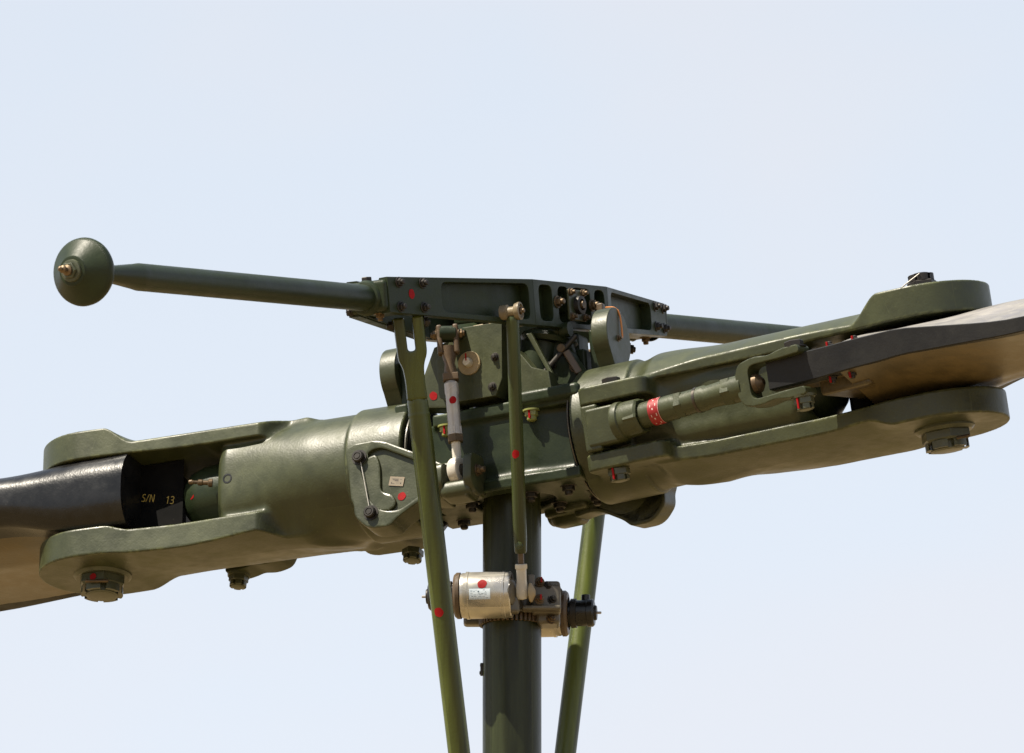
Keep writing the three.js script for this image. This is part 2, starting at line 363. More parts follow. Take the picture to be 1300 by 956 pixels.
// ================================================================== HUB YOKE
{
  const t = basis(thing('hub_yoke', 'dark green flat-faced rotor hub between the two blade grips', 'rotor hub'), FH.X, FH.Y, FH.Z);
  const f = (x, y, z) => {
    const ax = Math.abs(x);
    let d = boxF(x, y + 0.008, z, 0.152, 0.062, 0.090 - 0.016 * ss(ax, 0.06, 0.15), 0.006);
    // lower lip and upper flange round the face; each long side reaches further to its own right
    const sx = z > 0 ? x : -x, zz = Math.abs(z);
    d = smin(d, boxF(sx - 0.016, y + 0.076, zz, 0.148, 0.010, 0.104 - 0.006 * ss(ax, 0.05, 0.16), 0.004), 0.018);
    d = smin(d, boxF(sx - 0.034, y - 0.056, zz, 0.136, 0.011, 0.097, 0.004), 0.010);
    // one raised ear on each side of the flange
    d = smin(d, boxF(sx - 0.110, y - 0.066, zz, 0.064, 0.0125, 0.105, 0.008), 0.004);
    d = smax(d, -(Math.hypot(x, z) - 0.07), 0.006) * 1;
    d = Math.min(d, rmax(Math.hypot(x, z) - 0.078, Math.abs(y + 0.012) - 0.06, 0.004));
    return d;
  };
  part('yoke_body', forged(f, [-0.19, -0.10, -0.12], [0.19, 0.10, 0.12], 0.003), M.darkWorn, t);
  for (const [x, z] of [[0.081, 0.094], [-0.078, 0.094], [0.081, -0.094], [-0.078, -0.094]]) {
    const n = part('flange_nut', [hex(V(x, 0.044, z), V(0, -1, 0), 0.0115, 0.010), turned(V(x, 0.046, z), V(0, -1, 0), [[0, 0], [0.0145, 0], [0.0145, 0.003], [0, 0.003]], 24), turned(V(x, 0.034, z), V(0, -1, 0), [[0.0085, 0], [0.0085, 0.006], [0.006, 0.008], [0, 0.008]], 20)], M.yellowgreen, t, 'yellow-green nut with a red stripe');
    if (z > 0) part('torque_stripe', box(x + 0.0005, 0.037, z + 0.0105, 0.0036, 0.017, 0.0032, 0.0006), M.red, n);
  }
  for (const x of [-0.06, 0.05, 0.12, -0.13]) part('lower_nut', [bolt(V(x, -0.085, 0.05), V(0, -1, 0), 0.011), bolt(V(x + 0.01, -0.085, -0.05), V(0, -1, 0), 0.011)], M.darksteel, t);
  // pillow block: slab-sided bracket above the yoke, in front of the mast
  const bl = [[-0.083, 0.094], [-0.060, 0.0795], [0.023, 0.0785], [0.037, 0.108], [0.044, 0.206], [-0.034, 0.209], [-0.083, 0.160]];
  part('pillow_block', [poly(bl, 0.05, 0.002, [], 0.055)], M.green, t);
  part('pillow_side', [poly([[-0.125, 0.086], [-0.055, 0.074], [-0.055, 0.200], [-0.095, 0.190], [-0.127, 0.125]], 0.05, 0.006, [], 0.035)], M.green, t);
  part('red_mark', dot(V(-0.101, 0.104, 0.0851), V(0, 0, 1), 0.0072), M.red, t);
  const w = part('cream_washer', turned(V(-0.021, 0.1435, 0.104), V(0, 0, 1), [[0, 0], [0.0208, 0], [0.0208, 0.0035], [0.020, 0.0045], [0, 0.0045]], 48), M.cream, t, 'round cream washer under a white capped bolt');
  part('bolt', [turned(V(-0.021, 0.1435, 0.108), V(0, 0, 1), [[0.0075, 0], [0.0075, 0.010], [0.0062, 0.012], [0, 0.012]], 24)], M.white, w);
  part('torque_stripe', [box(-0.021, 0.1515, 0.1195, 0.0026, 0.013, 0.0016, 0.0005)], M.red, w);
  part('bolt', bolt(V(0.0265, 0.146, 0.104), V(0, 0, 1), 0.0062), M.darksteel, t);
  part('bolt', bolt(V(0.0176, 0.095, 0.104), V(0, 0, 1), 0.0066), M.darksteel, t);
  part('top_clip', [box(-0.010, 0.211, 0.075, 0.02, 0.008, 0.016, 0.002), tube(V(0.016, 0.205, 0.08), V(0.016, 0.219, 0.08), 0.006)], M.cream, t);
  // second bracket to the other side of the thin link, slanted open top
  part('pillow_block', [poly([[0.050, 0.079], [0.117, 0.074], [0.113, 0.112], [0.083, 0.124], [0.058, 0.160], [0.050, 0.160]], 0.036, 0.0025, [], 0.045)], M.green, t);
  part('pillow_rib', [poly([[0.068, 0.190], [0.078, 0.190], [0.112, 0.112], [0.104, 0.112]], 0.010, 0.002, [], 0.05)], M.green, t);
  part('pillow_block', [poly([[-0.117, 0.079], [0.083, 0.074], [0.083, 0.15], [0.04, 0.20], [-0.06, 0.20], [-0.117, 0.124]], 0.045, 0.003, [], -0.095)], M.dark, t);
  // trunnion post and its domed cap
  part('trunnion_post', turned(V(0.03, 0.03, 0), V(0.28, 1, 0), [[0.055, 0], [0.050, 0.05], [0.040, 0.08], [0.038, 0.16], [0, 0.16]], 40), M.dark, t);
  part('domed_cap', turned(V(0.084, 0.182, 0), V(0.22, 1, -0.05), [[0, -0.002], [0.046, -0.002], [0.05, 0.006], [0.047, 0.013], [0.034, 0.02], [0, 0.024]], 44), M.dark, t);
  part('mast_nut', turned(V(0, 0.06, 0), V(0, 1, 0), [[0.06, 0], [0.06, 0.05], [0.054, 0.06], [0.054, 0.11], [0, 0.11]], 40), M.dark, t);
  part('trunnion_block', [box(0.118, 0.115, -0.035, 0.060, 0.10, 0.06, 0.006), box(0.105, 0.175, -0.045, 0.05, 0.05, 0.05, 0.006)], M.dark, t);
  part('trunnion_cheek', [poly(roundPts([[0.060, 0.075], [0.150, 0.075], [0.158, 0.100], [0.138, 0.150], [0.128, 0.185], [0.075, 0.190]], 0.008), 0.016, 0.002, [], 0.004)], M.dark, t);
  // slanted levers beside the cap
  const lever = (a, b, w2, th) => { const d = b.clone().sub(a), g = rbox(w2, d.length(), th, 0.003); g.translate(0, d.length() / 2, 0); return place(g, a, d); };
  part('slanted_lever', lever(V(0.120, 0.165, 0.02), V(0.162, 0.095, 0.03), 0.011, 0.022), M.dark, t);
  part('slanted_lever', lever(V(0.130, 0.152, 0.038), V(0.150, 0.110, 0.034), 0.013, 0.012), M.brown, t);
  part('pivot_bolt', bolt(V(0.138, 0.128, 0.020), V(0, 0, 1), 0.0085, 0.6), M.bronze, t);
  part('pivot_bolt', bolt(V(0.094, 0.138, 0.020), V(0, 0, 1), 0.0075, 0.5), M.darksteel, t);
  part('lock_plate', poly(roundPts([[0.080, 0.088], [0.128, 0.084], [0.132, 0.098], [0.084, 0.104]], 0.004), 0.006, 0.001, [], 0.021), M.castgrey, t);
  part('cross_shaft', turned(V(0.060, 0.192, 0.03), V(1, 0, 0), [[0, 0], [0.010, 0], [0.010, 0.06], [0.013, 0.062], [0.013, 0.078], [0, 0.078]], 28), M.dark, t);
  part('stay_rod', tube(V(0.070, 0.100, 0.050), V(0.150, 0.178, 0.034), 0.0048), M.darksteel, t);
  part('lever_pin', tube(V(0.124, 0.158, 0.03), V(0.124, 0.158, 0.046), 0.0075), M.bronze, t);
  part('upright_post', [box(0.165, 0.175, -0.05, 0.012, 0.15, 0.014, 0.003), box(0.150, 0.185, -0.05, 0.006, 0.05, 0.016, 0.002)], M.brown, t);
}

// rounded upright arms with a flat disc head, one over each grip root
function stopArm(side, label) {
  const t = basis(thing('stop_arm', label, 'stop arm', 'round-headed upright arms beside the hub'), FH.X.clone().multiplyScalar(side), FH.Y, FH.Z.clone().multiplyScalar(side));
  const S = new THREE.Shape();                                   // outline in the ZY plane, round head on a narrower leg
  const r = 0.052, cy = 0.171;
  S.absarc(0, cy, r, rad(-40), rad(220), false); S.lineTo(-0.018, 0.10); S.lineTo(-0.018, 0.055); S.lineTo(0.018, 0.055); S.lineTo(0.018, 0.10); S.closePath();
  const g = new THREE.ExtrudeGeometry(S, { depth: 0.026, bevelEnabled: true, bevelSize: 0.002, bevelThickness: 0.002, bevelOffset: -0.002, bevelSegments: 2, curveSegments: 40 });
  g.rotateY(Math.PI / 2); g.translate(0.186, 0, 0);
  part('arm_plate', crease(flat(g), 0.6), M.green, t);
  part('arm_leg', box(0.174, 0.125, -0.010, 0.022, 0.13, 0.044, 0.004), M.dark, t);
  part('foot_bracket', box(0.166, 0.060, -0.055, 0.026, 0.085, 0.05, 0.006), M.dark, t);
  part('foot_block', [box(0.192, 0.075, 0, 0.034, 0.05, 0.05, 0.005)], M.green, t);
  if (side > 0) {
    const x = 0.2142;
    part('bolt', bolt(V(x, 0.168, 0.004), V(1, 0, 0), 0.0048), M.bronze, t);
    part('lock_wire', [wire([V(x + 0.006, 0.169, 0.003), V(x + 0.004, 0.172, -0.006), V(x + 0.003, 0.195, -0.008), V(x + 0.002, 0.208, -0.008), V(x + 0.000, 0.219, -0.005), V(x - 0.006, 0.2245, 0.000), V(x - 0.018, 0.2250, 0.006)], 0.0016)], M.orange, t, 'orange wire over the top of the disc');
  } else {
    part('red_mark', dot(V(0.1842, 0.200, -0.006), V(-1, 0, 0), 0.0065), M.red, t);
    part('bolt', bolt(V(0.181, 0.075, -0.03), V(-1, 0, 0), 0.006), M.bronze, t);
    part('lock_wire', [wire([V(0.18, 0.13, -0.02), V(0.177, 0.09, -0.028), V(0.178, 0.06, -0.034)], 0.0009)], M.wire, t);
  }
}
stopArm(1, 'round-headed green arm with an orange wire over its flat disc');
stopArm(-1, 'round-headed dark arm behind the clevis of the thick front control rod');

// ================================================================== BLADE GRIPS
function gripField(x, y, z) {
  const sq = 2 + 1.1 * ss(x, 0.36, 0.52), q = Math.pow(Math.pow(Math.abs(y + 0.003) + 1e-9, sq) + Math.pow(Math.abs(z) + 1e-9, sq), 1 / sq);
  const r = lin(x, [0.16, 0.112], [0.33, 0.110], [0.50, 0.093]);
  const end = 0.535 + 0.045 * ss(z, -0.03, 0.05);
  // the barrel, its outer end chamfered
  let d = rmax(q - r, Math.max(x - end, 0.18 - x, (x - end) * 0.75 + (q - r) * 0.66 + 0.020), 0.006);
  d = smin(d, rmax(q - 0.1165, Math.max(x - 0.262, 0.158 - x), 0.004), 0.006);
  // two tangs
  const side = ss(z, -0.03, 0.03);
  const w = lin(x, [0.395, 0.05], [0.44, 0.098], [0.62, 0.094], [0.78, 0.10]) * (1 - side) + lin(x, [0.29, 0.122], [0.42, 0.102], [0.62, 0.096], [0.78, 0.10]) * side;
  const x0 = 0.36 - 0.06 * side, top = 0.107 - 0.056 * z - 2.56 * z * z, bot = 0.114 - 0.140 * z * (z < 0 ? ss(x, 0.36, 0.58) : 1) - 0.7 * z * z;
  const kk = 0.010 + 0.03 * (1 - ss(x, 0.30, 0.46));
  const plan = x < 0.779 ? Math.abs(z) - lin(x, [0.56, w], [0.78, 0.111]) : Math.hypot(x - 0.779, z) - 0.111, thick = ss(x, 0.675, 0.735), thin = ss(x, 0.64, 0.70);
  const up = rmax(rmax(Math.max(0.060 - 0.040 * z * (1 - thick) + 0.003 * thick - y, y - top * (1 - thick) - 0.117 * thick), plan, 0.003), x0 - x, 0.012);
  const lo = rmax(rmax(Math.max(y + 0.0722 - 0.048 * z * (1 - thick) - 0.0085 * thick, -y - bot * (1 - thick) - (0.113 - 0.04 * z) * thick), plan + 0.005 * side * (1 - ss(x, 0.60, 0.72)), 0.003), x0 - x, 0.012);
  d = smin(smin(d, up, 0.010 + 0.022 * (1 - ss(x, 0.30, 0.44))), lo, kk * (1 - 0.45 * side) + 0.008 * (1 - side));
  // the fork is open beyond the barrel, arched into its end
  d = smax(d, -rmax(Math.abs(y + 0.001) - 0.064, (end - 0.012) - x, 0.03), 0.005);
  // ears for the drag brace on the trailing side
  const ea = (c, hh, xa, xb, zz) => rmax(rmax(Math.max(xa - x, x - xb), Math.max(-z, z - zz), 0.02), Math.abs(y - c) - hh, 0.004);
  d = smin(d, ea(0.0425, 0.0155, 0.192, 0.318, 0.157), 0.014);
  d = smin(d, ea(-0.0715, 0.0148, 0.190, 0.335, 0.155), 0.014);
  // shallow scoop along the trailing side between the ears and the fork
  d = smax(d, -(boxF(x - 0.47, y + 0.002, z - 0.142, 0.14, 0.045, 0.045, 0.03)), 0.02);
  return d;
}
function onGrip(x, y, z0, dz) { let z = z0; for (let i = 0; i < 60; i++) { const f = gripField(x, y, z); if (f < 0.0004) break; z += dz * Math.max(f * 0.6, 0.0003); } return V(x, y, z); }
function dataPlate(w, h, bg, ink, lines) {
  const c = document.createElement('canvas'); c.width = w; c.height = h; const x = c.getContext('2d');
  x.fillStyle = bg; x.fillRect(0, 0, w, h); lines(x, ink);
  const t = new THREE.CanvasTexture(c); t.colorSpace = THREE.SRGBColorSpace; return t;
}
function facePlane(w, h, p, X, Y) {                                 // printed sheet with its own uv
  const g = new THREE.PlaneGeometry(w, h), Z = X.clone().cross(Y);
  g.applyMatrix4(new THREE.Matrix4().makeBasis(X, Y, Z)); g.translate(p.x, p.y, p.z); return g;
}
const hornPlateMap = dataPlate(128, 96, '#6f6656', '#2a2018', (x, ink) => {
  x.fillStyle = ink; x.fillRect(22, 22, 58, 7); x.fillRect(28, 33, 50, 6); x.fillRect(46, 41, 36, 6); x.fillRect(18, 60, 8, 12); x.fillRect(98, 60, 10, 14); x.fillRect(20, 72, 30, 5); x.fillRect(92, 24, 14, 4); x.fillRect(60, 66, 28, 2); x.fillRect(58, 55, 36, 2);
  x.strokeStyle = '#7d6c58'; x.lineWidth = 4; x.strokeRect(4, 4, 120, 88);
});
const damperPlateMap = dataPlate(192, 96, '#c3cfd8', '#43525e', (x, ink) => {
  x.fillStyle = ink; for (let r = 0; r < 6; r++) { let k = 10; while (k < 150) { const l = 5 + rnd() * 22; if (rnd() > 0.25) x.fillRect(k, 10 + r * 14, Math.min(l, 175 - k), 3 + rnd() * 2); k += l + 5; } }
  x.fillRect(80, 62, 12, 14); x.fillRect(112, 44, 18, 6); x.strokeStyle = '#8796a2'; x.lineWidth = 2; x.strokeRect(3, 3, 186, 90);
});
const serialMap = dataPlate(256, 128, '#000000', '#ffffff', (x, ink) => {
  x.fillStyle = ink; x.font = '54px sans-serif'; x.fillText('S/N', 20, 78); x.fillText('13', 176, 84);
});
const serialMat = new THREE.MeshStandardMaterial({ color: new THREE.Color().setRGB(0.33, 0.23, 0.04), roughness: 0.6, alphaMap: serialMap, transparent: true });
const bandMap = dataPlate(256, 64, '#820d12', '#b9a49e', (x, ink) => {
  x.fillStyle = ink; for (let i = 0; i < 8; i++) { x.fillRect(6 + i * 32, 14, 9, 5); x.fillRect(20 + i * 32, 30, 6, 8); x.fillRect(8 + i * 32, 45, 8, 4); }
  x.fillRect(0, 1, 256, 2);
});
M.plate = new THREE.MeshStandardMaterial({ map: hornPlateMap, roughness: 0.5, metalness: 0.2 });
const mkMat = (map, rough) => new THREE.MeshStandardMaterial({ map, roughness: rough });

function ringOnGrip(cx, cy, r0, r1) {
  const g = new THREE.RingGeometry(r0, r1, 32, 1).rotateY(Math.PI), p = g.attributes.position, n = g.attributes.normal;
  for (let i = 0; i < p.count; i++) { const q = onGrip(cx + p.getX(i), cy + p.getY(i), -0.16, 1); p.setXYZ(i, q.x, q.y, q.z - 0.0004); }
  g.computeVertexNormals(); return g.toNonIndexed();
}
let gripGeo = null;
function bladeGrip(F, near, label) {
  const t = basis(thing('blade_grip', label, 'blade grip', 'forked green blade grips either side of the hub'), F.X, F.Y, F.Z);
  gripGeo ??= boxUV(forged(gripField, [0.14, -0.135, -0.135], [0.91, 0.14, 0.18], 0.003));
  part('grip_body', gripGeo, M.greenWorn, t, null, true);
  part('seal_boot', turned(V(0.146, -0.003, 0), V(1, 0, 0), [[0.075, 0], [0.100, 0.001], [0.106, 0.006], [0.104, 0.012], [0.096, 0.02]], 56), M.rubber, t);
  part('seal_band', turned(V(0.150, -0.003, 0), V(1, 0, 0), [[0.103, 0], [0.1085, 0.001], [0.1085, 0.003], [0.103, 0.003]], 56), M.castgrey, t);
  // plug in the outer end of the barrel
  const pl = part('end_plug', turned(V(0.525, -0.003, -0.004), V(1, 0, 0), [[0.060, 0], [0.060, 0.02], [0.058, 0.045], [0.050, 0.068], [0.034, 0.084], [0.016, 0.092], [0, 0.094]], 44), M.dark, t);
  if (!near) { part('red_mark', dot(V(0.583, -0.012, -0.0555), V(0.45, -0.1, -1), 0.0066), M.red, pl); }
  part('grease_fitting', [turned(V(0.532, -0.004, -0.078), V(0.9, 0.05, -0.35), [[0.0072, 0], [0.0072, 0.006], [0.004, 0.008], [0.004, 0.016], [0.0055, 0.018], [0.0055, 0.024], [0.003, 0.026], [0.003, 0.033], [0.0045, 0.036], [0.0035, 0.041], [0, 0.042]], 20)], M.bronze, t);
  // blade retention pin: head and washer above, castellated nut below
  const sw = near ? 1 : -0.5;
  const pin = part('pin_head', [turned(V(0.779, 0.1165, 0), V(0, 1, 0), [[0, 0], [0.045, 0], [0.046, 0.004], [0.043, 0.008], [0, 0.008]], 44), ...(near ? [castle(V(0.779, 0.124, 0), V(0, 1, 0), 0.0255, 0.027)] : [hexN(V(0.779, 0.124, 0), V(0, 1, 0), 0.0235, 0.012, 0.002, 12), hexN(V(0.779, 0.1365, 0), V(0, 1, 0), 0.0215, 0.013, 0.002, 6)])], M.darksteel, t);
  part('lock_wire', [wire([V(0.785, 0.150, sw * 0.022), V(0.764, 0.138, sw * 0.028), V(0.742, 0.1265, sw * 0.030), V(0.734, 0.1295, sw * 0.030)], 0.0011)], M.wire, pin);
  const nut = part('pin_nut', [turned(V(0.779, -0.110, 0), V(0, -1, 0), [[0, 0], [0.051, 0], [0.051, 0.005], [0.046, 0.010], [0, 0.010]], 48), castle(V(0.779, -0.119, 0), V(0, -1, 0), 0.043, 0.030, Math.PI / 6), turned(V(0.779, -0.146, 0), V(0, -1, 0), [[0.027, 0], [0.027, 0.004], [0.024, 0.006], [0.018, 0.005], [0, 0.003]], 36)], M.nutgreen, t);
  if (!near) part('red_mark', dot(V(0.778, -0.1285, -0.0378), V(0.03, -0.1, -1), 0.006), M.red, nut);
  part('cotter_pin', [tube(V(0.779 + (near ? 0.03 : -0.03), -0.139, -0.035 * (near ? -1 : 1)), V(0.779 + (near ? 0.052 : 0.01), -0.138, -0.046 * (near ? -0.6 : 1)), 0.0028)], M.bronze, nut);
  // pitch horn on the leading side
  const horn = part('pitch_horn', (() => {
    const out = [[0.251, -0.008, 0.02], [0.236, 0.003, 0.012], [0.187, 0.0045, 0.02], [0.125, -0.026, 0.03], [0.062, -0.060], [0.062, -0.122], [0.103, -0.116, 0.03], [0.150, -0.144, 0.015], [0.162, -0.157, 0.01], [0.205, -0.157, 0.018], [0.230, -0.130, 0.015], [0.2315, -0.110, 0.01], [0.2375, -0.098, 0.01], [0.243, -0.048, 0.01]];
    const inn = [[0.222, -0.043], [0.205, -0.014], [0.184, -0.0105], [0.125, -0.040], [0.075, -0.070], [0.075, -0.110], [0.100, -0.104], [0.146, -0.131], [0.178, -0.128], [0.200, -0.108]];
    const P = roundPts(out, 0.006).map(([x, y]) => [x, y]);
    const rim = poly(P, 0.052, 0.003, [holePath(inn, 0.012)], -0.140);
    const floor_ = poly(roundPts(out.map(([x, y, r]) => [x * 0.985 + 0.002, y * 0.97 - 0.002, r]), 0.006), 0.044, 0.003, [], -0.132);
    return [rim, floor_];
  })(), M.green, t, near ? undefined : 'plate-like arm with two black bolts');
  horn.position.set(0.0056, 0.0052, 0.012);
  const hp = (x, y, z) => V(x, y, z);
  // bolt bosses, raised web
  part('horn_boss', [turned(hp(0.2225, -0.024, -0.128), V(0, 0, -1), [[0, 0], [0.0165, 0], [0.0155, 0.0115], [0, 0.0115]], 30), turned(hp(0.198, -0.129, -0.128), V(0, 0, -1), [[0, 0], [0.0175, 0], [0.0165, 0.0115], [0, 0.0115]], 30), poly(roundPts([[0.226, -0.030], [0.192, -0.020], [0.184, -0.045], [0.182, -0.092], [0.160, -0.099], [0.151, -0.117], [0.164, -0.129], [0.205, -0.128], [0.226, -0.110]], 0.010), 0.0075, 0.0035, [], -0.138)], M.green, horn);
  for (const [x, y] of [[0.2225, -0.024], [0.198, -0.129]]) part('bolt', [turned(V(x, y, -0.1385), V(0, 0, -1), [[0, 0], [0.0135, 0], [0.0135, 0.003], [0, 0.003]], 28), hexN(V(x, y, -0.1415), V(0, 0, -1), 0.0105, 0.009, 0.0018, 12), turned(V(x, y, -0.150), V(0, 0, -1), [[0.007, 0], [0.0055, 0.0015], [0.0045, -0.001], [0, -0.001]], 16)], M.darksteel, horn);
  if (!near) {
    part('lock_wire', tube(V(0.2185, -0.034, -0.1430), V(0.2005, -0.119, -0.1430), 0.0008, 0.0008, 0.0002, 10), M.wire, horn);
    part('data_plate', facePlane(0.0275, 0.0165, V(0.1545, -0.075, -0.1334), V(-0.98, -0.19, 0).normalize(), V(-0.19, 0.98, 0).normalize()), M.plate, horn, 'small printed metal data plate', true);
    part('red_mark', dot(V(0.1445, -0.1035, -0.1322), V(0, 0, -1), 0.0072), M.red, horn);
    part('witness_ring', ringOnGrip(0.496, -0.006, 0.0060, 0.0088), M.black, t);
  }
  // clevis at the tip of the horn
  const cl = part('horn_clevis', (() => {
    const side = (xc, lo = 0) => { const g = poly(roundPts([[-0.150, -0.062 - lo], [-0.205, -0.070 - lo], [-0.205, -0.122], [-0.180, -0.140], [-0.150, -0.132]], 0.014), 0.016, 0.0025, []); g.rotateY(-Math.PI / 2); g.scale(1, 1, 1); g.translate(xc + 0.008, 0, 0); return g; };
    return [side(0.046, 0.012), side(-0.009), box(0.052, -0.096, -0.135, 0.05, 0.062, 0.06, 0.008), box(0.018, -0.098, -0.142, 0.06, 0.06, 0.03, 0.006), box(0.018, -0.128, -0.172, 0.060, 0.030, 0.052, 0.013)];
  })(), M.green, horn);
  cl.position.set(0.0173, 0.0162, 0.038);
  part('clevis_bolt', bolt(V(-0.017, -0.096, -0.180), V(-1, 0, 0), 0.0085, 0.7), M.bronze, horn).position.copy(cl.position);
  part('clevis_bolt', bolt(V(0.054, -0.094, -0.180), V(1, 0, 0), 0.0085, 0.1), M.bronze, horn).position.copy(cl.position);
  return t;
}
bladeGrip(FR, true, 'green forked blade grip holding the drag brace with the red band');
bladeGrip(FL, false, 'green forked blade grip with a bolted plate arm and round circle mark');

// ================================================================== DRAG BRACES
function dragBrace(F, near, label) {
  const t = basis(thing('drag_brace', label, 'drag brace', 'adjustable drag braces along the blade grips'), F.X, F.Y, F.Z);
  if (!near) t.rotateX(0.09);
  const a = V(0.222, -0.015, 0.150), b = V(0.603, -0.005, 0.204), dir = b.clone().sub(a).normalize(), at = (k) => a.clone().addScaledVector(dir, k);
  part('inboard_end', [box(0.236, -0.0145, 0.140, 0.062, 0.066, 0.048, 0.006), box(0.213, -0.0145, 0.140, 0.03, 0.080, 0.042, 0.005)], M.green, t);
  part('barrel_nut', [turned(at(0.040), dir, [[0, 0], [0.033, 0], [0.034, 0.004], [0.033, 0.012], [0.030, 0.014], [0.031, 0.02], [0.030, 0.046], [0.027, 0.05], [0, 0.05]], 40), hex(at(0.064), dir, 0.0325, 0.026, 0.003)], M.green, t);
  part('brace_tube', [turned(at(0.094), dir, [[0, -0.01], [0.0205, -0.01], [0.0218, 0], [0.0218, 0.060], [0.0205, 0.064], [0.0205, 0.100], [0.0215, 0.103], [0.0215, 0.12], [0.0195, 0.124], [0.0205, 0.15], [0.0225, 0.165], [0.0225, 0.196], [0, 0.196]], 40), hex(at(0.160), dir, 0.0238, 0.014, 0.002), hex(at(0.252), dir, 0.0252, 0.018, 0.002)], M.green, t);
  const g = new THREE.CylinderGeometry(0.0226, 0.0226, 0.021, 40, 1, true); place(g, at(0.121), dir);
  if (near) {
    part('red_band', g, mkMat(bandMap, 0.5), t, 'red band printed with white marks', true);
    part('lock_ring', turned(at(0.196), dir, [[0.018, 0], [0.0222, 0.001], [0.0222, 0.006], [0.018, 0.007]], 30), M.steel, t);
  }
  const half_ = [[0.284, 0.018], [0.292, 0.036, 0.012], [0.322, 0.0425, 0.016], [0.352, 0.0375, 0.01], [0.366, 0.041], [0.380, 0.043, 0.004], [0.411, 0.043, 0.008], [0.411, 0.0285, 0.006], [0.372, 0.0275], [0.340, 0.0285], [0.309, 0.029, 0.016]];
  const f = new THREE.Shape(roundPts([...half_, ...half_.slice().reverse().map(([x, y, r]) => [x, -y, r])], 0.003).map(([x, y]) => new THREE.Vector2(x, y)));
  const e = new THREE.ExtrudeGeometry(f, { depth: 0.036, bevelEnabled: true, bevelSize: 0.002, bevelThickness: 0.002, bevelOffset: -0.002, bevelSegments: 2 }); e.translate(0, 0, -0.018);
  const Zv = V(0, 0, 1).addScaledVector(dir, -dir.z).normalize(), Yv = Zv.clone().cross(dir);
  e.applyMatrix4(new THREE.Matrix4().makeBasis(dir, Yv, Zv)); e.translate(a.x, a.y, a.z);
  part('fork_end', crease(flat(e), 0.75), M.green, t);
  part('bearing', turned(at(0.310), dir, [[0, 0], [0.018, 0.001], [0.016, 0.008], [0.006, 0.016], [0, 0.016]], 30), M.bronze, t);
  const c = at(0.394);
  part('fork_bolt', [hex(c.clone().addScaledVector(Yv, 0.041), Yv, 0.0165, 0.0125, 0.002), turned(c.clone().addScaledVector(Yv, 0.0405), Yv, [[0, 0], [0.02, 0], [0.02, 0.002], [0, 0.002]], 30)], M.darksteel, t);
  const n = part('fork_nut', [turned(c.clone().addScaledVector(Yv, -0.040), Yv.clone().negate(), [[0, 0], [0.021, 0], [0.020, 0.005], [0, 0.005]], 30), castle(c.clone().addScaledVector(Yv, -0.044), Yv.clone().negate(), 0.0175, 0.02)], M.nutgreen, t);
  if (near) part('torque_stripe', box(c.x - 0.004, c.y - 0.052, c.z + 0.0168, 0.0034, 0.024, 0.003, 0.0008), M.red, n);
  part('inboard_bolt', castle(V(0.240, -0.0868, 0.130), V(0, -1, 0), 0.019, 0.02), M.nutgreen, t);
  part('inboard_bolt', hex(V(0.250, 0.058, 0.130), V(0, 1, 0), 0.016, 0.01), M.darksteel, t);
  if (near) part('torque_stripe', box(0.236, -0.096, 0.1475, 0.0034, 0.02, 0.004, 0.0008), M.red, t);
}
dragBrace(FR, true, 'olive drag brace with a red band clasping the black blade edge');
dragBrace(FL, false, 'dark drag brace seen from below under the grip with the circle mark');

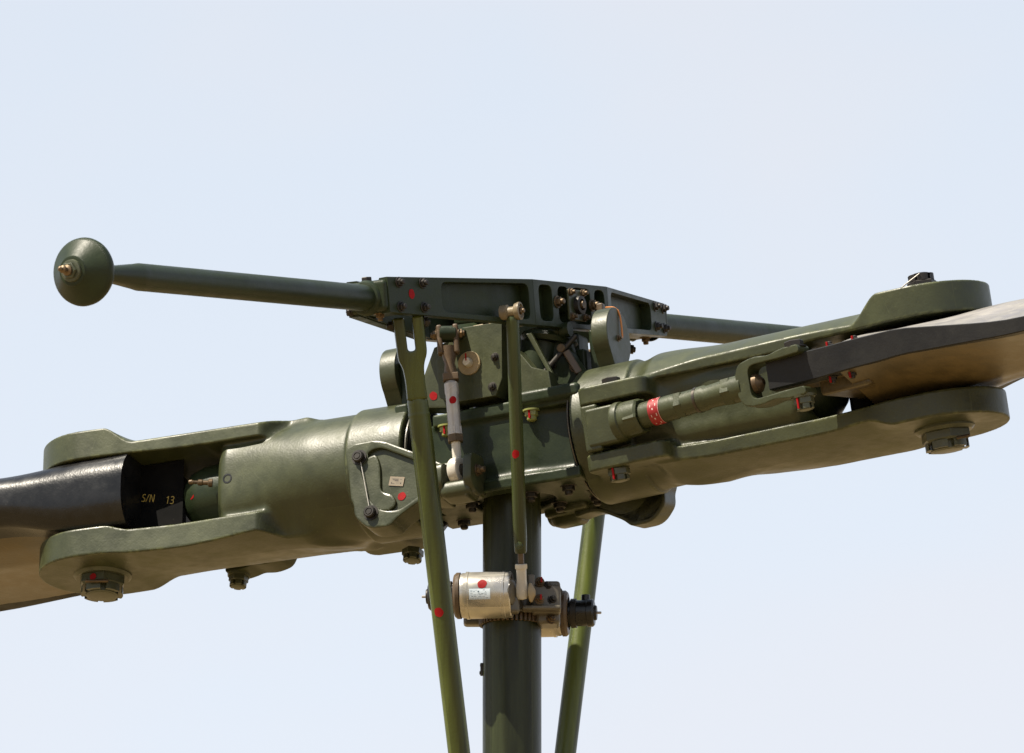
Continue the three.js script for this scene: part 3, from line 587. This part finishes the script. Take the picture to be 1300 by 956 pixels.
// ================================================================== ROTOR BLADES
function rotorBlade(F, near, label) {
  const t = basis(thing('rotor_airfoil', label, 'rotor blade', 'two main rotor blades held in the grips'), F.X, F.Y, F.Z);
  const X0 = 0.686, X1 = 2.6;
  const noseZ = () => -0.125;
  const tailZ = (x) => lin(x, [0.54, 0.203], [0.63, 0.207], [0.74, 0.224], [0.83, 0.256], [0.96, 0.272], [1.14, 0.288], [1.5, 0.350], [1.8, 0.36]);
  const cyN = (x) => 0.001 + 0.010 * ss(x, 0.8, 0.95), cyT = (x) => lin(x, [0.55, 0.001], [0.74, 0.003], [1.04, -0.020], [1.6, -0.03]);
  const cy = (x, s = 1) => cyN(x) + (cyT(x) - cyN(x)) * s * s;
  // half thickness along the chord s = 0..1 at station x
  const half = (x, s) => {
    const c = tailZ(x) - noseZ(x), naca = 5 * 0.135 * c * (0.2969 * Math.sqrt(s) - 0.126 * s - 0.3516 * s * s + 0.2843 * s ** 3 - 0.1015 * s ** 4);
    const zz = s * c, nose = lin(x, [0.69, 0.066], [0.76, 0.066], [0.94, 0.045], [1.25, 0.030]), mid = lin(x, [0.69, 0.066], [0.76, 0.0615], [0.95, 0.060], [1.5, 0.036]);
    const te = lin(x, [0.6, 0.0238], [0.74, 0.0225], [1.04, 0.0112], [1.5, 0.004]);
    const front = nose * Math.pow(Math.min(1, zz / 0.026), 0.36), body = front + (mid - nose) * ss(zz, 0.02, 0.11);
    const root = body + (te - body) * Math.min(1, Math.max(0, (zz - 0.17) / (c - 0.17)));
    const k = ss(x, 1.2, 1.7);
    return Math.max(root * (1 - k) + naca * k, te * ss(s, 0.2, 0.9));
  };
  const NS = 44, xs = [X0]; for (let x = 0.70; x < X1; x += x < 1.1 ? 0.02 : 0.06) xs.push(x); xs.push(X1);
  const ring = (x) => { const top = [], bot = []; for (let i = 0; i <= NS; i++) { const s = Math.pow(i / NS, 1.8), z = noseZ(x) + s * (tailZ(x) - noseZ(x)), h = half(x, s); top.push(V(x, cy(x, s) + h, z)); bot.push(V(x, cy(x, s) - h, z)); } return { top, bot }; };
  const rings = xs.map(ring);
  const skin = (lists) => {                                     // lists: array (per station) of points
    const pos = [], idx = [], m = lists[0].length;
    lists.forEach((l) => l.forEach((p) => pos.push(p.x, p.y, p.z)));
    for (let i = 0; i < lists.length - 1; i++) for (let j = 0; j < m - 1; j++) { const a = i * m + j, b = a + 1, c = a + m, d = c + 1; idx.push(a, b, c, b, d, c); }
    const g = new THREE.BufferGeometry(); g.setAttribute('position', new THREE.Float32BufferAttribute(pos, 3)); g.setIndex(idx); g.computeVertexNormals(); return g;
  };
  const CUT = 16;                                               // chord index where the black leading edge strip ends
  const cap = (pts) => { const pos = []; const c = pts.reduce((s, p) => s.add(p), V()).multiplyScalar(1 / pts.length); for (let i = 0; i < pts.length; i++) { const a = pts[i], b = pts[(i + 1) % pts.length]; pos.push(c.x, c.y, c.z, b.x, b.y, b.z, a.x, a.y, a.z); } const g = new THREE.BufferGeometry(); g.setAttribute('position', new THREE.Float32BufferAttribute(pos, 3)); g.computeVertexNormals(); return g; };
  // each piece closes on itself, so that the blade is a solid shell
  const noseLists = rings.map((r) => [...r.bot.slice(0, CUT + 1).reverse(), ...r.top.slice(1, CUT + 1)]);
  part('leading_edge', flat([skin(noseLists), cap(noseLists[0]), cap([...rings[0].bot.slice(CUT).reverse(), ...rings[0].top.slice(CUT)])]), near ? M.bladeEdge : M.black, t, 'black worn leading edge strip');
  const k0 = xs.findIndex((x) => x >= 0.69);
  part('upper_skin', skin(rings.map((r) => r.top.slice(CUT))), M.bladeUpperSheen, t, 'upper face, grazing sky sheen painted in as pale grey');
  part('lower_skin', skin(rings.map((r) => r.bot.slice(CUT).reverse())), M.blade, t, 'brownish underside');
  // trailing edge: blunt black face, its inner end a square tongue held by the drag brace
  const teL = [], txs = []; for (let x = 0.556; x < X1; x += 0.03) txs.push(x);
  txs.forEach((x) => { const h = half(Math.max(x, 0.6), 1) + 0.0012, z = tailZ(x), c = cy(x, 1); teL.push([V(x, c - h, z - 0.030), V(x, c - h, z + 0.0), V(x, c - h + 0.0015, z + 0.002), V(x, c + h - 0.0015, z + 0.002), V(x, c + h, z + 0.0), V(x, c + h, z - 0.030)]); });
  const te = skin(teL).toNonIndexed();
  part('trailing_edge', flat([crease(te, 0.5), cap(teL[0])]), M.bladeEdge, t, 'blunt black trailing edge');
  // tongue behind the face, up to the blade body
  const tg = poly([[0.558, 0.150], [0.60, 0.130], [0.66, 0.06], [0.70, 0.0], [0.80, 0.0], [0.80, 0.215], [0.74, 0.205], [0.558, 0.185]], 0.046, 0.002, [], -0.023); tg.rotateX(Math.PI / 2); tg.translate(0, 0.002, 0);
  part('root_doubler', tg, M.blade, t);
  const td = poly(roundPts([[0.622, 0.150], [0.640, 0.09], [0.660, 0.0], [0.70, 0.0], [0.72, 0.04], [0.72, 0.165]], 0.01), 0.070, 0.006, [], -0.028); td.rotateX(Math.PI / 2); td.translate(0, 0.000, 0);
  part('root_doubler', td, M.blade, t);
  // square root block inside the fork, with its serial number
  const rb = part('root_block', (() => {
    const P = [[0.70, -0.046], [0.70, 0.04], [0.640, 0.04], [0.640, 0.0]];
    for (let i = 0; i <= 8; i++) { const k = i / 8; P.push([0.640 - 0.036 * k * k, -0.046 * k]); }
    const g = poly(P, 0.124, 0.002, [], -0.062); g.rotateX(Math.PI / 2); return g;
  })(), M.rubber, t);
  if (!near) part('serial_number', facePlane(0.078, 0.046, V(0.652, -0.006, -0.0468), V(-0.98, -0.17, 0).normalize(), V(-0.17, 0.98, 0).normalize()), serialMat, rb, 'yellow S/N lettering on black', true);
  // bolt ends along the doubler, red torque marks
  for (const [x, z, s] of [[0.665, 0.193, -1], [0.702, 0.198, -1], [0.668, 0.192, 1], [0.715, 0.196, 1]]) {
    const y = s < 0 ? -0.0225 : 0.0255, q = part('doubler_bolt', bolt(V(x, y, z), V(0, s, 0), near ? 0.0072 : 0.0095, near ? 0.5 : 1.2), M.darksteel, t);
    if (near) part('torque_stripe', box(x - 0.002, y + s * 0.005, z + 0.0072, 0.0035, 0.011, 0.004, 0.0008), M.red, q);
  }
}
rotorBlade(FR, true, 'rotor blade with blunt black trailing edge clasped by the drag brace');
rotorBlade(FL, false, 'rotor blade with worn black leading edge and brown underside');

// ================================================================== STABILIZER BAR
let rollerAt = null;
{
  const t = basis(thing('stabilizer_bar', 'long stabilizer bar with ribbed dark frame and round end weight', 'stabilizer bar'), FB.X, FB.Y, FB.Z, barO);
  // plan corners of one side plate [x, z], and its lower and upper edge there
  const C = [[-0.487, 0.040, -0.036, 0.024], [-0.130, 0.117, -0.0505, 0.0285], [0.130, 0.117, -0.0505, 0.0285], [0.480, 0.040, -0.034, 0.0245]];
  const panel = (a, b, sgn, open, ribs) => {
    const p = V(a[0], 0, a[1] * sgn), q = V(b[0], 0, b[1] * sgn), d = q.clone().sub(p), L = d.length(); d.normalize();
    const out = V(0, 0, sgn).addScaledVector(d, -d.z * sgn).normalize();
    const lo = (s) => a[2] + (b[2] - a[2]) * s / L, hi = (s) => a[3] + (b[3] - a[3]) * s / L;
    const rim = 0.008, holes = open.map(([s0, s1]) => holePath([[s0 * L, lo(s0 * L) + rim + 0.001], [s1 * L, lo(s1 * L) + rim + 0.001], [s1 * L, hi(s1 * L) - rim], [s0 * L, hi(s0 * L) - rim]], 0.0135));
    const face = poly([[0, lo(0)], [L, lo(L)], [L, hi(L)], [0, hi(0)]], 0.020, 0.0014, holes, -0.020);
    const web = poly([[0.003, lo(0) + 0.002], [L - 0.003, lo(L) + 0.002], [L - 0.003, hi(L) - 0.002], [0.003, hi(0) - 0.002]], 0.004, 0.0005, [], -0.0235);
    const X = sgn > 0 ? d : d, Y = V(0, 1, 0), Z = X.clone().cross(Y);
    const flip = Z.dot(out) < 0;
    const mtx = flip ? new THREE.Matrix4().makeBasis(X, Y, Z) : new THREE.Matrix4().makeBasis(X, Y, Z);
    const gs = [face, web]; gs.forEach((g, i) => { if (flip) g.translate(0, 0, i ? 0.043 : 0.020); g.applyMatrix4(mtx); g.translate(p.x, p.y, p.z); });
    return { gs, at: (s, y, o = 0) => p.clone().addScaledVector(d, s * L).addScaledVector(out, o).setY(y), out, d };
  };
  for (const sgn of [1, -1]) {
    const c = sgn > 0 ? C : C.map((k) => k);
    const A = panel(c[0], c[1], sgn, [[0.36, 0.965]]), B = panel(c[1], c[2], sgn, [[0.07, 0.245], [0.325, 0.47], [0.52, 0.76], [0.82, 0.955]]), D = panel(c[2], c[3], sgn, [[0.06, 0.74]]);
    const sp = part('side_plate', [...A.gs, ...B.gs, ...D.gs], M.dark, t);
    for (const P of [[A, 0.075, 0.235, -0.026, 0.015], [D, 0.815, 0.955, -0.021, 0.0145]]) for (const s of [P[1], P[2]]) for (const y of [P[3], P[4]]) part('bolt', bolt(P[0].at(s, y, 0.0005), P[0].out, 0.0072, 0.55), M.darksteel, sp);
    if (sgn > 0) part('red_mark', dot(A.at(0.155, -0.004, 0), A.out, 0.0075), M.red, sp);
    if (sgn > 0) {
      for (const s of [0.305, 0.775]) part('bolt', bolt(B.at(s, -0.007, 0.0005), B.out, 0.0085, 0.6), M.bronze, sp);
      // pivot bearing: square plate with four bolts and a round boss
      const bp = part('bearing_plate', (() => { const g = box(0, 0, 0, 0.056, 0.054, 0.006, 0.003); const o = B.at(0.535, -0.0105, 0.003); g.applyMatrix4(new THREE.Matrix4().makeBasis(B.d, V(0, 1, 0), B.d.clone().cross(V(0, 1, 0)))); g.translate(o.x, o.y, o.z); return g; })(), M.green, sp);
      part('boss', turned(B.at(0.545, -0.0105, 0.004), B.out, [[0, 0], [0.0165, 0], [0.0155, 0.010], [0.010, 0.011], [0.010, 0.004], [0, 0.004]], 32), M.darksteel, bp);
      part('boss_pin', turned(B.at(0.545, -0.0105, 0.007), B.out, [[0, 0], [0.0075, 0], [0.0065, 0.011], [0, 0.011]], 24), M.bronze, bp);
      for (const [s, y] of [[0.455, 0.011], [0.455, -0.031], [0.62, 0.011], [0.62, -0.031]]) part('bolt', bolt(B.at(s, y, 0.006), B.out, 0.0058, 0.8), M.bronze, bp);
      // flanged cream roller on which the thin link hangs
      const ro = V(0.16, 0, 1).normalize(), rp = A.at(0.775, -0.031, -0.004);
      const r = part('link_roller', turned(rp, ro, [[0, 0], [0.013, 0], [0.013, 0.012], [0.009, 0.014], [0.009, 0.024], [0.0135, 0.026], [0.0155, 0.032], [0.0155, 0.035], [0.012, 0.036], [0.010, 0.033], [0, 0.033]], 36), M.tan, sp, 'cream flanged roller');
      part('pin_end', bolt(rp.clone().addScaledVector(ro, 0.032), ro, 0.0065, 0.5, false), M.bronze, r);
      rollerAt = worldOf(FB, ...rp.clone().addScaledVector(ro, 0.020).toArray(), barO);
    }
  }
  // end fittings that join the plates to the tubes
  for (const s of [1, -1]) {
    const e = part('end_fitting', [box(s * 0.445, -0.006, 0, 0.10, 0.053, 0.076, 0.008), turned(V(s * 0.490, -0.008, 0), V(s, 0, 0), [[0.030, 0], [0.030, 0.004], [0.0265, 0.010], [0.0225, 0.011]], 36)], M.dark, t);
    part('bolt', bolt(V(s * 0.47, 0.0205, -0.010), V(0, 1, 0), 0.0095, 0), M.darksteel, e);
    part('bolt', bolt(V(s * 0.462, -0.0325, 0.006), V(0, -1, 0), 0.008, 0.6), M.bronze, e);
    part('bolt', bolt(V(s * 0.490, -0.026, -0.034), V(s, -0.2, 0), 0.0065, 0.4), M.darksteel, e);
    part('bar_tube', turned(V(s * 0.45, -0.008, 0), V(s, 0, 0), [[0.0222, 0], [0.0222, 0.755], [0.0205, 0.768], [0.0118, 0.862], [0.0118, 0.90]], 48), M.dark, t);
    const w = part('end_weight', turned(V(s * 1.365, -0.008, 0), V(s, 0, 0), [[0.0125, -0.052], [0.022, -0.050], [0.0505, -0.010], [0.0535, -0.004], [0.0545, 0.001], [0.0535, 0.006], [0.050, 0.010], [0.0245, 0.032], [0.0235, 0.035], [0.019, 0.036], [0, 0.036]], 64), M.dark, t, 'double cone weight');
    part('weight_nut', [turned(V(s * 1.400, -0.008, 0), V(s, 0, 0), [[0, 0], [0.0185, 0], [0.0175, 0.005], [0.0145, 0.006], [0, 0.006]], 32), hex(V(s * 1.406, -0.008, 0), V(s, 0, 0), 0.0135, 0.006, 0.0015)], M.nutgreen, w);
    part('grease_fitting', turned(V(s * 1.410, -0.008, 0), V(s, 0.06, 0.02), [[0.0085, 0], [0.0085, 0.006], [0.0045, 0.008], [0.0045, 0.013], [0.006, 0.015], [0.006, 0.019], [0.003, 0.021], [0.003, 0.024], [0.0042, 0.026], [0, 0.030]], 20), M.bronze, w);
  }
  part('pivot_trunnion', [box(0, -0.004, 0, 0.13, 0.05, 0.17, 0.01), turned(V(0, -0.006, -0.11), V(0, 0, 1), [[0.02, 0], [0.02, 0.22]], 30)], M.dark, t);
}

// ================================================================== CONTROL RODS (stabilizer bar to swashplate)
function controlRod(top, bottom, label, mark) {
  const t = thing('control_rod', label, 'control rod', 'thick olive control rods either side of the mast');
  t.position.copy(top);
  const dn = bottom.clone().sub(top), L = dn.length(), d = dn.clone().normalize();
  const o = V(0, 0, 0), at = (k) => o.clone().addScaledVector(d, k);
  part('rod_tube', turned(at(0.115), d, [[0.0150, 0], [0.0165, 0.012], [0.0176, 0.018], [0.0176, 0.034], [0.0182, 0.036], [0.0184, 0.040], [0.0178, 0.044], [0.0186, 0.055], [0.0186, L - 0.115]], 48), M.rod, t);
  const Z = V(0, 0, 1).addScaledVector(d, -d.z).normalize(), Y = d.clone().negate(), X = Y.clone().cross(Z);
  const S = [[-0.0255, 0.012], [-0.0065, 0.012], [-0.0065, -0.046, 0.006], [0.0065, -0.046, 0.006], [0.0065, 0.012], [0.0255, 0.012], [0.0255, -0.052, 0.012], [0.0175, -0.070, 0.012], [0.0160, -0.095, 0.012], [0.0172, -0.128], [-0.0172, -0.128], [-0.0165, -0.095, 0.012], [-0.0185, -0.072, 0.012], [-0.0245, -0.058, 0.012]];
  const g = poly(roundPts(S, 0.004), 0.036, 0.004, [], -0.018);
  g.applyMatrix4(new THREE.Matrix4().makeBasis(X, Y, Z));
  part('fork_end', g, M.rod, t);
  for (const q of [1, -1]) part('fork_bolt', bolt(o.clone().addScaledVector(X, q * 0.0255), X.clone().multiplyScalar(q), 0.0085, 0.3), M.darksteel, t);
  if (mark) { const m = camera.position.clone().sub(top).normalize(); const n = m.addScaledVector(d, -m.dot(d)).normalize().applyAxisAngle(d, mark[1]); part('red_mark', dot(at(mark[0]).addScaledVector(n, 0.0186), n, 0.0078, 0.0186, d), M.red, t); }
}
controlRod(worldOf(FB, -0.40, -0.050, 0.0234, barO), V(-0.0924 - 0.045, -0.4346, 0.2).add(V(0.045, 0, 0)).add(V(0.080, -0.75, -0.12)), 'thick olive control rod in front, with a red dot near its foot', [0.485, 0.35]);
controlRod(worldOf(FB, 0.40, -0.050, -0.0234, barO), V(0.0924 + 0.006, -0.4346, -0.2).add(V(-0.09, -0.75, 0.12)), 'thick olive control rod behind the hub, partly hidden by the grip');

// ================================================================== DAMPERS ON THE MAST
function damper(side, label) {
  const t = thing('bar_damper', label, 'damper', 'cylindrical dampers clamped to the mast');
  t.position.set(0, -0.262, 0); if (side < 0) t.rotation.y = Math.PI;
  const d = V(Math.cos(0.12), 0, Math.sin(0.12)), c = V(-0.042, 0, 0.082), at = (k) => c.clone().addScaledVector(d, k), p0 = at(-0.045);
  const body = part('cylinder_body', turned(p0, d, [[0.026, 0], [0.037, 0.001], [0.0385, 0.004], [0.0385, 0.010], [0.0405, 0.0105], [0.0405, 0.015], [0.0398, 0.016], [0.0398, 0.072], [0.0405, 0.0725], [0.0405, 0.077], [0.0395, 0.078], [0.0395, 0.086], [0.037, 0.088], [0.034, 0.086], [0.030, 0.074], [0, 0.074]], 64), M.silver, t);
  part('flange_ring', turned(at(-0.056), d, [[0.028, 0], [0.036, 0.001], [0.0395, 0.005], [0.0395, 0.011], [0.028, 0.012]], 48), M.brown, t);
  part('end_cap', [turned(at(-0.10), d, [[0, 0], [0.021, 0], [0.024, 0.003], [0.024, 0.012], [0.0225, 0.013], [0.0225, 0.046], [0, 0.046]], 44), tube(at(-0.085).add(V(0, 0.018, 0.006)), at(-0.085).add(V(0, 0.033, 0.006)), 0.0075)], M.black, t);
  part('cap_ring', turned(at(-0.070), d, [[0.022, 0], [0.0252, 0.001], [0.0252, 0.010], [0.022, 0.011]], 44), M.darksteel, t);
  part('cap_plug', turned(at(-0.104), d, [[0.0, 0], [0.012, 0], [0.013, 0.002], [0.013, 0.006], [0, 0.006]], 30), M.darksteel, t);
  part('cap_pin', tube(at(-0.100), at(-0.112), 0.0022), M.alu, t);
  // crank facing the thin link
  part('inner_bush', turned(at(0.020), d, [[0.030, 0], [0.028, 0.012], [0.014, 0.014], [0.014, 0.03], [0, 0.03]], 36), M.darksteel, t);
  part('crank', [turned(V(-0.004, 0.0, 0.104), V(1, 0, 0.35), [[0, -0.018], [0.012, -0.016], [0.022, 0.0], [0.022, 0.006], [0.015, 0.010], [0, 0.010]], 36), box(0.0, -0.020, 0.096, 0.026, 0.03, 0.022, 0.006)], M.castgrey, t);
  part('crank_cap', [turned(V(0.030, 0.0, 0.103), V(1, 0, 0.25), [[0, 0], [0.0165, 0.001], [0.0165, 0.003], [0.006, 0.009], [0, 0.009]], 36)], M.cream, t);
  part('crank_bolt', [bolt(V(-0.008, 0.0, 0.116), V(-1, 0, 0.4), 0.0062, 0.6)], M.bronze, t);
  part('crank_plate', [box(0.032, 0.014, 0.086, 0.012, 0.04, 0.02, 0.003)], M.castgrey, t);
  if (side > 0) {
    const n = V(-0.12, 0.0, 1).addScaledVector(d, -V(-0.12, 0, 1).dot(d)).normalize();
    const n1 = n.clone().applyAxisAngle(d, -0.30);
    part('red_mark', dot(at(-0.004).addScaledVector(n1, 0.0400), n1, 0.0078, 0.0400, d), M.red, body);
    const pg = new THREE.CylinderGeometry(0.0402, 0.0402, 0.036, 16, 1, true, 0, 0.46);
    pg.rotateY(-0.23); // centred on +Z
    const q = new THREE.Matrix4().makeBasis(n.clone().cross(d).negate().negate(), d, n);
    // turn the sheet so that its print reads along the cylinder
    const uvp = pg.attributes.uv; for (let i = 0; i < uvp.count; i++) { const u = uvp.getX(i), v = uvp.getY(i); uvp.setXY(i, v, u); }
    q.makeBasis(d.clone().cross(n), d, n); pg.applyMatrix4(q); const o = at(-0.008); pg.translate(o.x, o.y, o.z);
    pg.applyMatrix4(new THREE.Matrix4().makeTranslation(-o.x, -o.y, -o.z)); pg.applyMatrix4(new THREE.Matrix4().makeRotationAxis(d, 0.14)); pg.translate(o.x, o.y, o.z);
    part('data_plate', pg, mkMat(damperPlateMap, 0.45), body, 'pale blue printed data plate', true);
  }
}
damper(1, 'silver damper cylinder with a red dot and pale data plate');
damper(-1, 'black capped damper beside the far control rod, behind the mast');
{
  const t = thing('damper_clamp', 'toothed steel clamp round the mast holding the dampers', 'clamp');
  t.position.set(0, -0.262, 0);
  part('clamp_ring', turned(V(0, -0.022, 0), V(0, 1, 0), [[0.0505, 0], [0.056, 0], [0.0585, 0.003], [0.0585, 0.05], [0.056, 0.054], [0.0505, 0.054]], 56), M.castgrey, t);
  const teeth = []; for (let i = 0; i < 44; i++) { const a = i / 44 * Math.PI * 2; const g = rbox(0.0046, 0.014, 0.006, 0.001, 1); g.translate(0, -0.030, 0.0535); g.rotateY(a); teeth.push(g); }
  part('spline_teeth', teeth, M.brown, t).userData.kind = 'stuff';
  part('clamp_half', [box(0.058, -0.002, 0.050, 0.05, 0.05, 0.030, 0.006), box(0.050, -0.021, 0.070, 0.066, 0.008, 0.03, 0.003), box(0.067, 0.016, 0.030, 0.03, 0.03, 0.05, 0.006)], M.castgrey, t);
  part('clamp_half', box(-0.058, -0.002, -0.050, 0.05, 0.05, 0.030, 0.006), M.castgrey, t);
  part('clamp_foot', box(0.062, -0.028, 0.02, 0.04, 0.026, 0.05, 0.006), M.castgrey, t);
  for (const [x, y, z, m] of [[0.047, 0.026, 0.072, M.bronze], [0.060, 0.020, 0.066, M.darksteel], [0.046, -0.008, 0.092, M.bronze], [0.068, -0.004, 0.068, M.darksteel], [0.066, -0.034, 0.05, M.bronze], [0.078, 0.012, 0.056, M.darksteel]]) {
    const b = part('clamp_bolt', bolt(V(x, y, z - 0.006), V(0.4, 0.1, 1), 0.0068, 0.6), m, t);
    if (m === M.bronze && y > -0.02) part('torque_stripe', box(x + 0.003, y + 0.002, z + 0.005, 0.003, 0.009, 0.003, 0.0006), M.red, b);
  }
}

// ================================================================== THIN LINK from the bar to the damper
{
  const t = thing('damper_link', 'thin olive rod from the cream roller down to the silver damper', 'link rod');
  const top = rollerAt.clone().add(V(0, -0.004, 0)), bot = V(0.017, -0.262, 0.106);
  t.position.copy(bot);
  const d = top.clone().sub(bot), L = d.length(); d.normalize();
  const at = (k) => d.clone().multiplyScalar(k);
  part('rod_tube', turned(at(0.066), d, [[0, 0], [0.0088, 0], [0.0105, 0.004], [0.0115, 0.025], [0.0113, L - 0.078], [0.0085, L - 0.070], [0.0, L - 0.070]], 36), M.rodDark, t);
  part('rod_nut', bolt(at(0.078).add(V(-0.002, 0, 0.009)), V(-0.15, 0, 1), 0.0058, 0.1), M.rod, t);
  part('threaded_end', turned(at(0.03), d, [[0.0052, 0], [0.0052, 0.04]], 20), M.brown, t);
  part('clevis', [turned(at(0), d, [[0, -0.013], [0.008, -0.011], [0.0108, -0.004], [0.0105, 0.008], [0.0085, 0.02], [0.0088, 0.042], [0, 0.042]], 30), hex(at(0.040), d, 0.0118, 0.008, 0.001)], M.white, t, 'cream rod end');
  const m = camera.position.clone().sub(bot).normalize(), n = m.addScaledVector(d, -m.dot(d)).normalize().applyAxisAngle(d, -0.25);
  part('red_mark', dot(at(0.235).addScaledVector(n, 0.0117), n, 0.0066, 0.0117, d), M.red, t);
}

// ================================================================== PITCH LINKS
function pitchLink(bot, top, near, label) {
  const t = thing('pitch_link', label, 'pitch link', 'silver links from the mixing levers to the pitch horns');
  t.position.copy(bot);
  const d = top.clone().sub(bot), L = d.length(); d.normalize(); const at = (k) => d.clone().multiplyScalar(k);
  const Z = V(0, 0, 1).addScaledVector(d, -d.z).normalize(), X = d.clone().cross(Z), E = X.clone().applyAxisAngle(d, -0.55);
  part('rod_end', [turned(at(0.0).addScaledVector(E, -0.009), E, [[0.0115, 0.003], [0.0115, 0.0], [0.0225, 0.0005], [0.0240, 0.003], [0.0240, 0.015], [0.0225, 0.0175], [0.0115, 0.018], [0.0115, 0.015]], 40), turned(at(0.012), d, [[0.0075, 0], [0.0078, 0.016], [0.0078, 0.046]], 24)], M.white, t, 'white ball-ended eye');
  part('ball', new THREE.SphereGeometry(0.0122, 24, 16).toNonIndexed(), M.castgrey, t);
  part('lock_nut', hex(at(0.051), d, 0.0145, 0.013, 0.0015), M.bronze, t);
  part('link_tube', [turned(at(0.063), d, [[0.010, 0], [0.0128, 0.001], [0.0118, 0.016], [0.0112, 0.02], [0.0112, L - 0.165], [0.0122, L - 0.16], [0.0122, L - 0.145], [0.008, L - 0.14]], 8 + 16), hex(at(0.064), d, 0.0132, 0.014, 0.001)], M.alu, t);
  part('lock_nut', [box(0, 0, 0, 0.027, 0.013, 0.02, 0.002)].map((g) => place(g, at(L - 0.070), d)), M.brown, t);
  part('upper_shank', [turned(at(L - 0.076), d, [[0.0095, 0], [0.0105, 0.016], [0.0085, 0.03], [0.012, 0.042], [0.0125, 0.06], [0, 0.06]], 24)], M.brown, t);
  const fk = part('upper_fork', [-1, 1].map((s) => { const g = rbox(0.010, 0.052, 0.022, 0.004); g.translate(s * 0.014, L - 0.004, 0); g.applyMatrix4(new THREE.Matrix4().makeBasis(X, d, X.clone().cross(d))); return g; }), M.brown, t);
  for (const q of [1, -1]) part('fork_bolt', bolt(at(L + 0.006).addScaledVector(X, q * 0.018), X.clone().multiplyScalar(q), 0.008, 0.4), M.bronze, fk);
  if (near) { const m = camera.position.clone().sub(bot).normalize(), n = m.addScaledVector(d, -m.dot(d)).normalize().applyAxisAngle(d, 0.05); part('red_mark', dot(at(0.123).addScaledVector(n, 0.0112), n, 0.0062, 0.0112, d), M.red, t); }
}
const hornL = worldOf(FL, 0.0414, -0.072, -0.130), hornR = worldOf(FR, 0.0414, -0.072, -0.130);
pitchLink(hornL, V(-0.1096, 0.1776 + 0.004, hornL.z - 0.01), true, 'silver turnbuckle pitch link with a red dot beside the cream washer');
pitchLink(hornR, V(0.1096, 0.19, hornR.z + 0.03), false, 'pitch link behind the hub, almost hidden by it');
function mixingLever(a, b, label) {
  const t = thing('mixing_lever', label, 'lever', 'short levers under the stabilizer bar frame');
  const d = b.clone().sub(a), g = rbox(0.026, d.length(), 0.02, 0.005); g.translate(0, d.length() / 2, 0);
  t.position.copy(a);
  part('lever_arm', place(g, V(0, 0, 0), d), M.dark, t);
  part('lever_boss', tube(V(-0.014, 0, 0), V(0.014, 0, 0), 0.014), M.dark, t);
}
mixingLever(V(-0.1096, 0.188, hornL.z - 0.01), V(-0.055, 0.215, 0.02), 'short dark lever above the silver pitch link, under the frame');
mixingLever(V(0.1096, 0.196, hornR.z + 0.03), V(0.055, 0.215, -0.02), 'short dark lever behind the hub, under the far side of the frame');

renderer.render(scene, camera);
